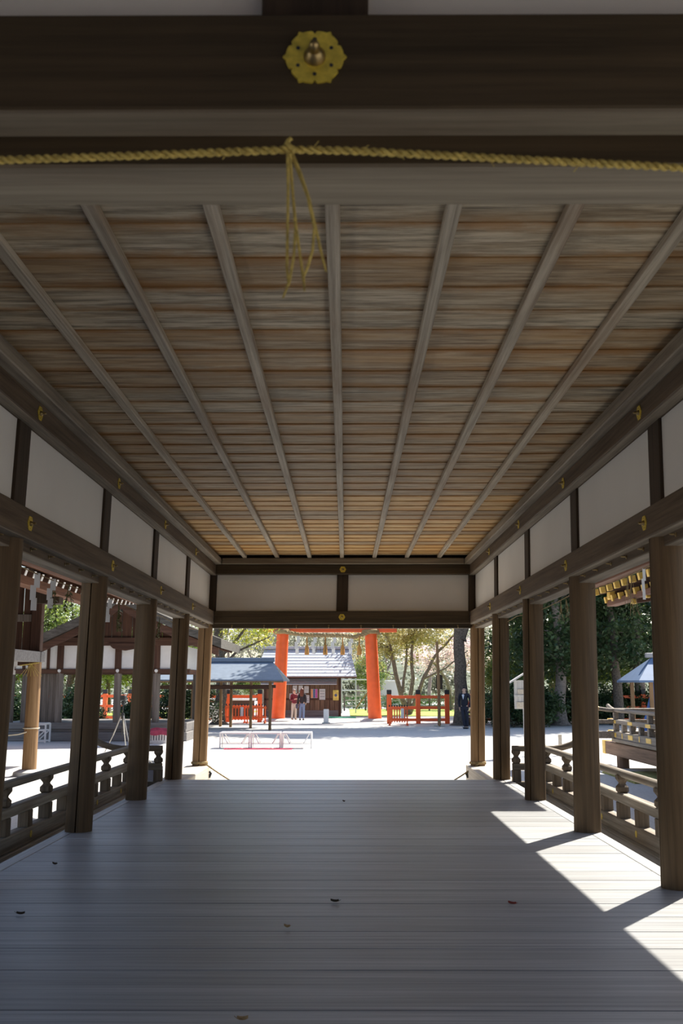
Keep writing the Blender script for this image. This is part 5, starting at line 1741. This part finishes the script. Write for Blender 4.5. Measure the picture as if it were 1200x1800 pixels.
def person(loc, rz, H, label, top, trouser, shoe, hair, longhair=False, pose='stand', female=False, collar=None):
    """standing figure, front towards -y before rotation"""
    e = tag(empty('person', loc, rz), label, 'person')
    k = H / 1.72
    S = lambda p: (p[0] * k, p[1] * k, p[2] * k)
    sw = .17 if female else .20
    # joints
    if pose == 'lean':
        hipL, kneeL, ankL = (.09, 0, .90), (.12, -.03, .49), (.10, .0, .08)
        hipR, kneeR, ankR = (-.09, 0, .90), (-.04, -.09, .49), (.03, -.04, .08)
        elL, wrL = (sw + .07, .05, 1.12), (sw + .02, -.02, .87)
        elR, wrR = (-sw - .07, .05, 1.12), (-sw - .01, -.03, .87)
    elif pose == 'hold':
        hipL, kneeL, ankL = (.08, 0, .90), (.09, -.02, .49), (.10, .02, .08)
        hipR, kneeR, ankR = (-.08, 0, .90), (-.11, -.02, .49), (-.13, .02, .08)
        elL, wrL = (sw + .04, .02, 1.10), (.08, -.22, 1.16)
        elR, wrR = (-sw - .04, .02, 1.10), (-.08, -.22, 1.16)
    else:
        hipL, kneeL, ankL = (.08, 0, .90), (.10, -.02, .49), (.11, .02, .08)
        hipR, kneeR, ankR = (-.08, 0, .90), (-.08, -.04, .49), (-.07, -.02, .08)
        elL, wrL = (sw + .06, .03, 1.12), (sw + .07, -.05, .88)
        elR, wrR = (-sw - .06, .03, 1.12), (-sw - .02, -.12, .95)
    V, E, R = [], [], []

    def add(p, r, par=None):
        V.append(S(p)); R.append((r * k, r * k) if not hasattr(r, '__len__') else (r[0] * k, r[1] * k))
        if par is not None:
            E.append((par, len(V) - 1))
        return len(V) - 1
    pel = add((0, 0, .95), (.13, .10))
    wst = add((0, 0, 1.10), (.125, .09), pel)
    che = add((0, -.01, 1.28), (.15, .10), wst)
    nkb = add((0, 0, 1.42), (.10, .075), che)
    nek = add((0, -.005, 1.49), (.05, .05), nkb)
    jaw = add((0, -.02, 1.555), (.062, .072), nek)
    hd = add((0, -.005, 1.625), (.075, .092), jaw)
    add((0, .0, 1.685), (.058, .075), hd)
    add((0, -.105, 1.60), (.014, .014), jaw)              # nose
    for s, hip, kn, an in ((1, hipL, kneeL, ankL), (-1, hipR, kneeR, ankR)):
        h_ = add(hip, .088, pel); k_ = add(kn, .056, h_); c_ = add(tuple((a * .6 + b * .4) for a, b in zip(kn, an)), .052, k_); a_ = add(an, .038, c_)
        add((an[0], an[1] - .10, .03), (.035, .025), a_)
    for s, el, wr in ((1, elL, wrL), (-1, elR, wrR)):
        s_ = add((s * sw, 0, 1.395), .058, nkb); e_ = add(el, .042, s_); w_ = add(wr, .026, e_)
        d = (Vector(wr) - Vector(el)).normalized()
        side = Vector((s, 0, 0)); fwd = d.cross(side).normalized()
        pm = Vector(wr) + d * .06
        p_ = add(tuple(pm), (.034, .02), w_)
        for f in range(4):
            o_ = fwd * (-.024 + .016 * f)
            L_ = (.065, .078, .074, .058)[f]
            f1 = add(tuple(pm + d * .035 + o_), .0095, p_)
            f2 = add(tuple(pm + d * (.035 + L_ * .55) + o_ - side * .006), .0088, f1)
            add(tuple(pm + d * (.035 + L_) + o_ - side * .022), .0075, f2)
        t1 = add(tuple(Vector(wr) + d * .03 - fwd * .035), .0105, p_)
        add(tuple(Vector(wr) + d * .085 - fwd * .05), .0085, t1)
    skin_mesh('body', V, E, R, SKIN, e, 2, 0)
    # jacket
    V, E, R = [], [], []
    a0 = add((0, 0, .86), (.165, .125)); a1 = add((0, 0, 1.02), (.155, .118), a0); a2 = add((0, 0, 1.14), (.148, .112), a1); a3 = add((0, -.01, 1.30), (.172, .122), a2); a4 = add((0, 0, 1.425), (.105, .085), a3)
    for s, el, wr in ((1, elL, wrL), (-1, elR, wrR)):
        s_ = add((s * sw, 0, 1.395), .075, a4); e_ = add(el, .057, s_); add(wr, .046, e_)
    skin_mesh('jacket', V, E, R, top, e, 2, 0)
    # trousers
    V, E, R = [], [], []
    b0 = add((0, 0, .98), (.145, .11)); b1 = add((0, 0, .91), (.15, .115), b0)
    for s, hip, kn, an in ((1, hipL, kneeL, ankL), (-1, hipR, kneeR, ankR)):
        h_ = add((hip[0], hip[1], .82), .10, b1); k_ = add(kn, .074, h_); add((an[0], an[1], .07), .066, k_)
    skin_mesh('trousers', V, E, R, trouser, e, 2, 0)
    for an in (ankL, ankR):
        m = MB().cbox(S((an[0], an[1] - .05, .035)), (.09 * k, .26 * k, .07 * k), bev=.025)
        m.build('shoe', shoe, e, smooth=True)
    # hair: a cap over the back and crown of the head, face left free
    bm = bmesh.new()
    bmesh.ops.create_uvsphere(bm, u_segments=20, v_segments=14, radius=1)
    for q in bm.verts:
        x, y, z = q.co
        q.co = Vector((x * .092, y * .112 + .018, z * .112 + 1.648)) * k
    kill = [q for q in bm.verts if (q.co.y / k < -.045 and q.co.z / k < 1.672) or q.co.z / k < 1.575]
    bmesh.ops.delete(bm, geom=kill, context='VERTS')
    mb = MB(); mb.addbm(bm); bm.free()
    if longhair:
        for j in range(11):
            a = PI * (j / 10)
            x, y = .088 * math.cos(a), .02 + .085 * math.sin(a)
            mb.tube([S((x, y, 1.66)), S((x * 1.05, y * 1.05 + .01, 1.52)), S((x * 1.1, y + .03, 1.40)), S((x * .9, y + .02, 1.30))], [.03 * k, .034 * k, .03 * k, .012 * k], 6)
    mb.build('hair', hair, e, smooth=True)
    for s in (-1, 1):
        MB().lathe([(.004, -.002), (.011, 0), (.004, .002)], 8).join(MB()).build('eye', BLACK, e).matrix_local = Matrix.Translation(S((s * .032, -.094, 1.625))) @ Matrix.Rotation(PI / 2, 4, 'X')
        MB().cbox(S((s * .086, .01, 1.605)), (.018 * k, .04 * k, .06 * k), bev=.008).build('ear', SKIN, e, smooth=True)
    MB().cbox(S((0, -.098, 1.555)), (.045 * k, .012 * k, .012 * k), bev=.004).build('mouth', plain('lips', (.45, .2, .17)), e)
    if collar:
        M = Matrix.Translation(S((0, -.131, 1.28))) @ Matrix.Rotation(PI / 2, 4, 'X')
        MB().prism([(-.055 * k, .12 * k), (0, -.07 * k), (.055 * k, .12 * k), (0, .15 * k)], M, .02).build('shirt_front', collar, e)
        MB().lathe([(.062 * k, 1.40 * k), (.056 * k, 1.46 * k)], 14).build('shirt_collar', collar, e)
    return e


NAVY = plain('navy_wool', (.012, .014, .024), rough=.8)
HAIRD = plain('dark_hair', (.02, .015, .012), rough=.5)
p = gnd(817, 1281)
person((p.x, p.y, 0), math.radians(-28), 1.78, 'man in dark navy suit with pale collar leaning by the big tree', NAVY, plain('navy_trousers', (.018, .020, .034), rough=.8), BLACK, HAIRD, pose='lean', collar=plain('pale_shirt', (.7, .74, .8)))
p = gnd(516.5, 1265)
person((p.x, p.y, 0), math.radians(30), 1.62, 'person in maroon jacket and beige trousers reading the shop wall', plain('maroon_jacket', (.16, .02, .035), rough=.8), plain('beige_trousers', (.48, .44, .38), rough=.8), plain('tan_shoe', (.35, .26, .18)), plain('grey_hair', (.3, .25, .22)), pose='hold', female=True)
p = gnd(530.5, 1266)
person((p.x, p.y, 0), math.radians(170), 1.66, 'woman with long brown hair, black top and jeans in front of the shop', plain('black_top', (.015, .015, .02), rough=.8), plain('blue_jeans', (.13, .20, .34), rough=.85), BLACK, plain('brown_hair', (.09, .035, .02), rough=.5), longhair=True, female=True)
hb = tag(empty('handbag', (gnd(530.5, 1266).x - .27, gnd(530.5, 1266).y - .05, .62)), 'dark blue shoulder bag at the side of the dark-haired woman', 'bag')
part(MB().cbox((0, 0, .12), (.14, .28, .26), bev=.04), 'bag_body', plain('dark_blue_bag', (.05, .06, .10)), hb, True)
part(MB().tube([(0, -.1, .24), (.03, -.05, .5), (.08, 0, .72), (.03, .05, .5), (0, .1, .24)], .012, 6), 'strap', BLACK, hb, True)
p = gnd(834, 1276)
fl = tag(empty('flower_basket', (p.x - .12, p.y + .8, 0)), 'pink and red flowers in a tub beside the man in navy', 'flowers')
part(MB().lathe([(.20, 0), (.25, .35), (.23, .36)], 14), 'tub', TANPOST_Z, fl, True)
me, _ = leaf_mesh('petals', [(0, 0, .75, .28, .28, .38)], 500, .12, plain('pink_petal', (.75, .25, .22), trans=.3, var=.3), 77, 30, .08)
o = link_mesh('petals', me, fl); o['kind'] = 'stuff'
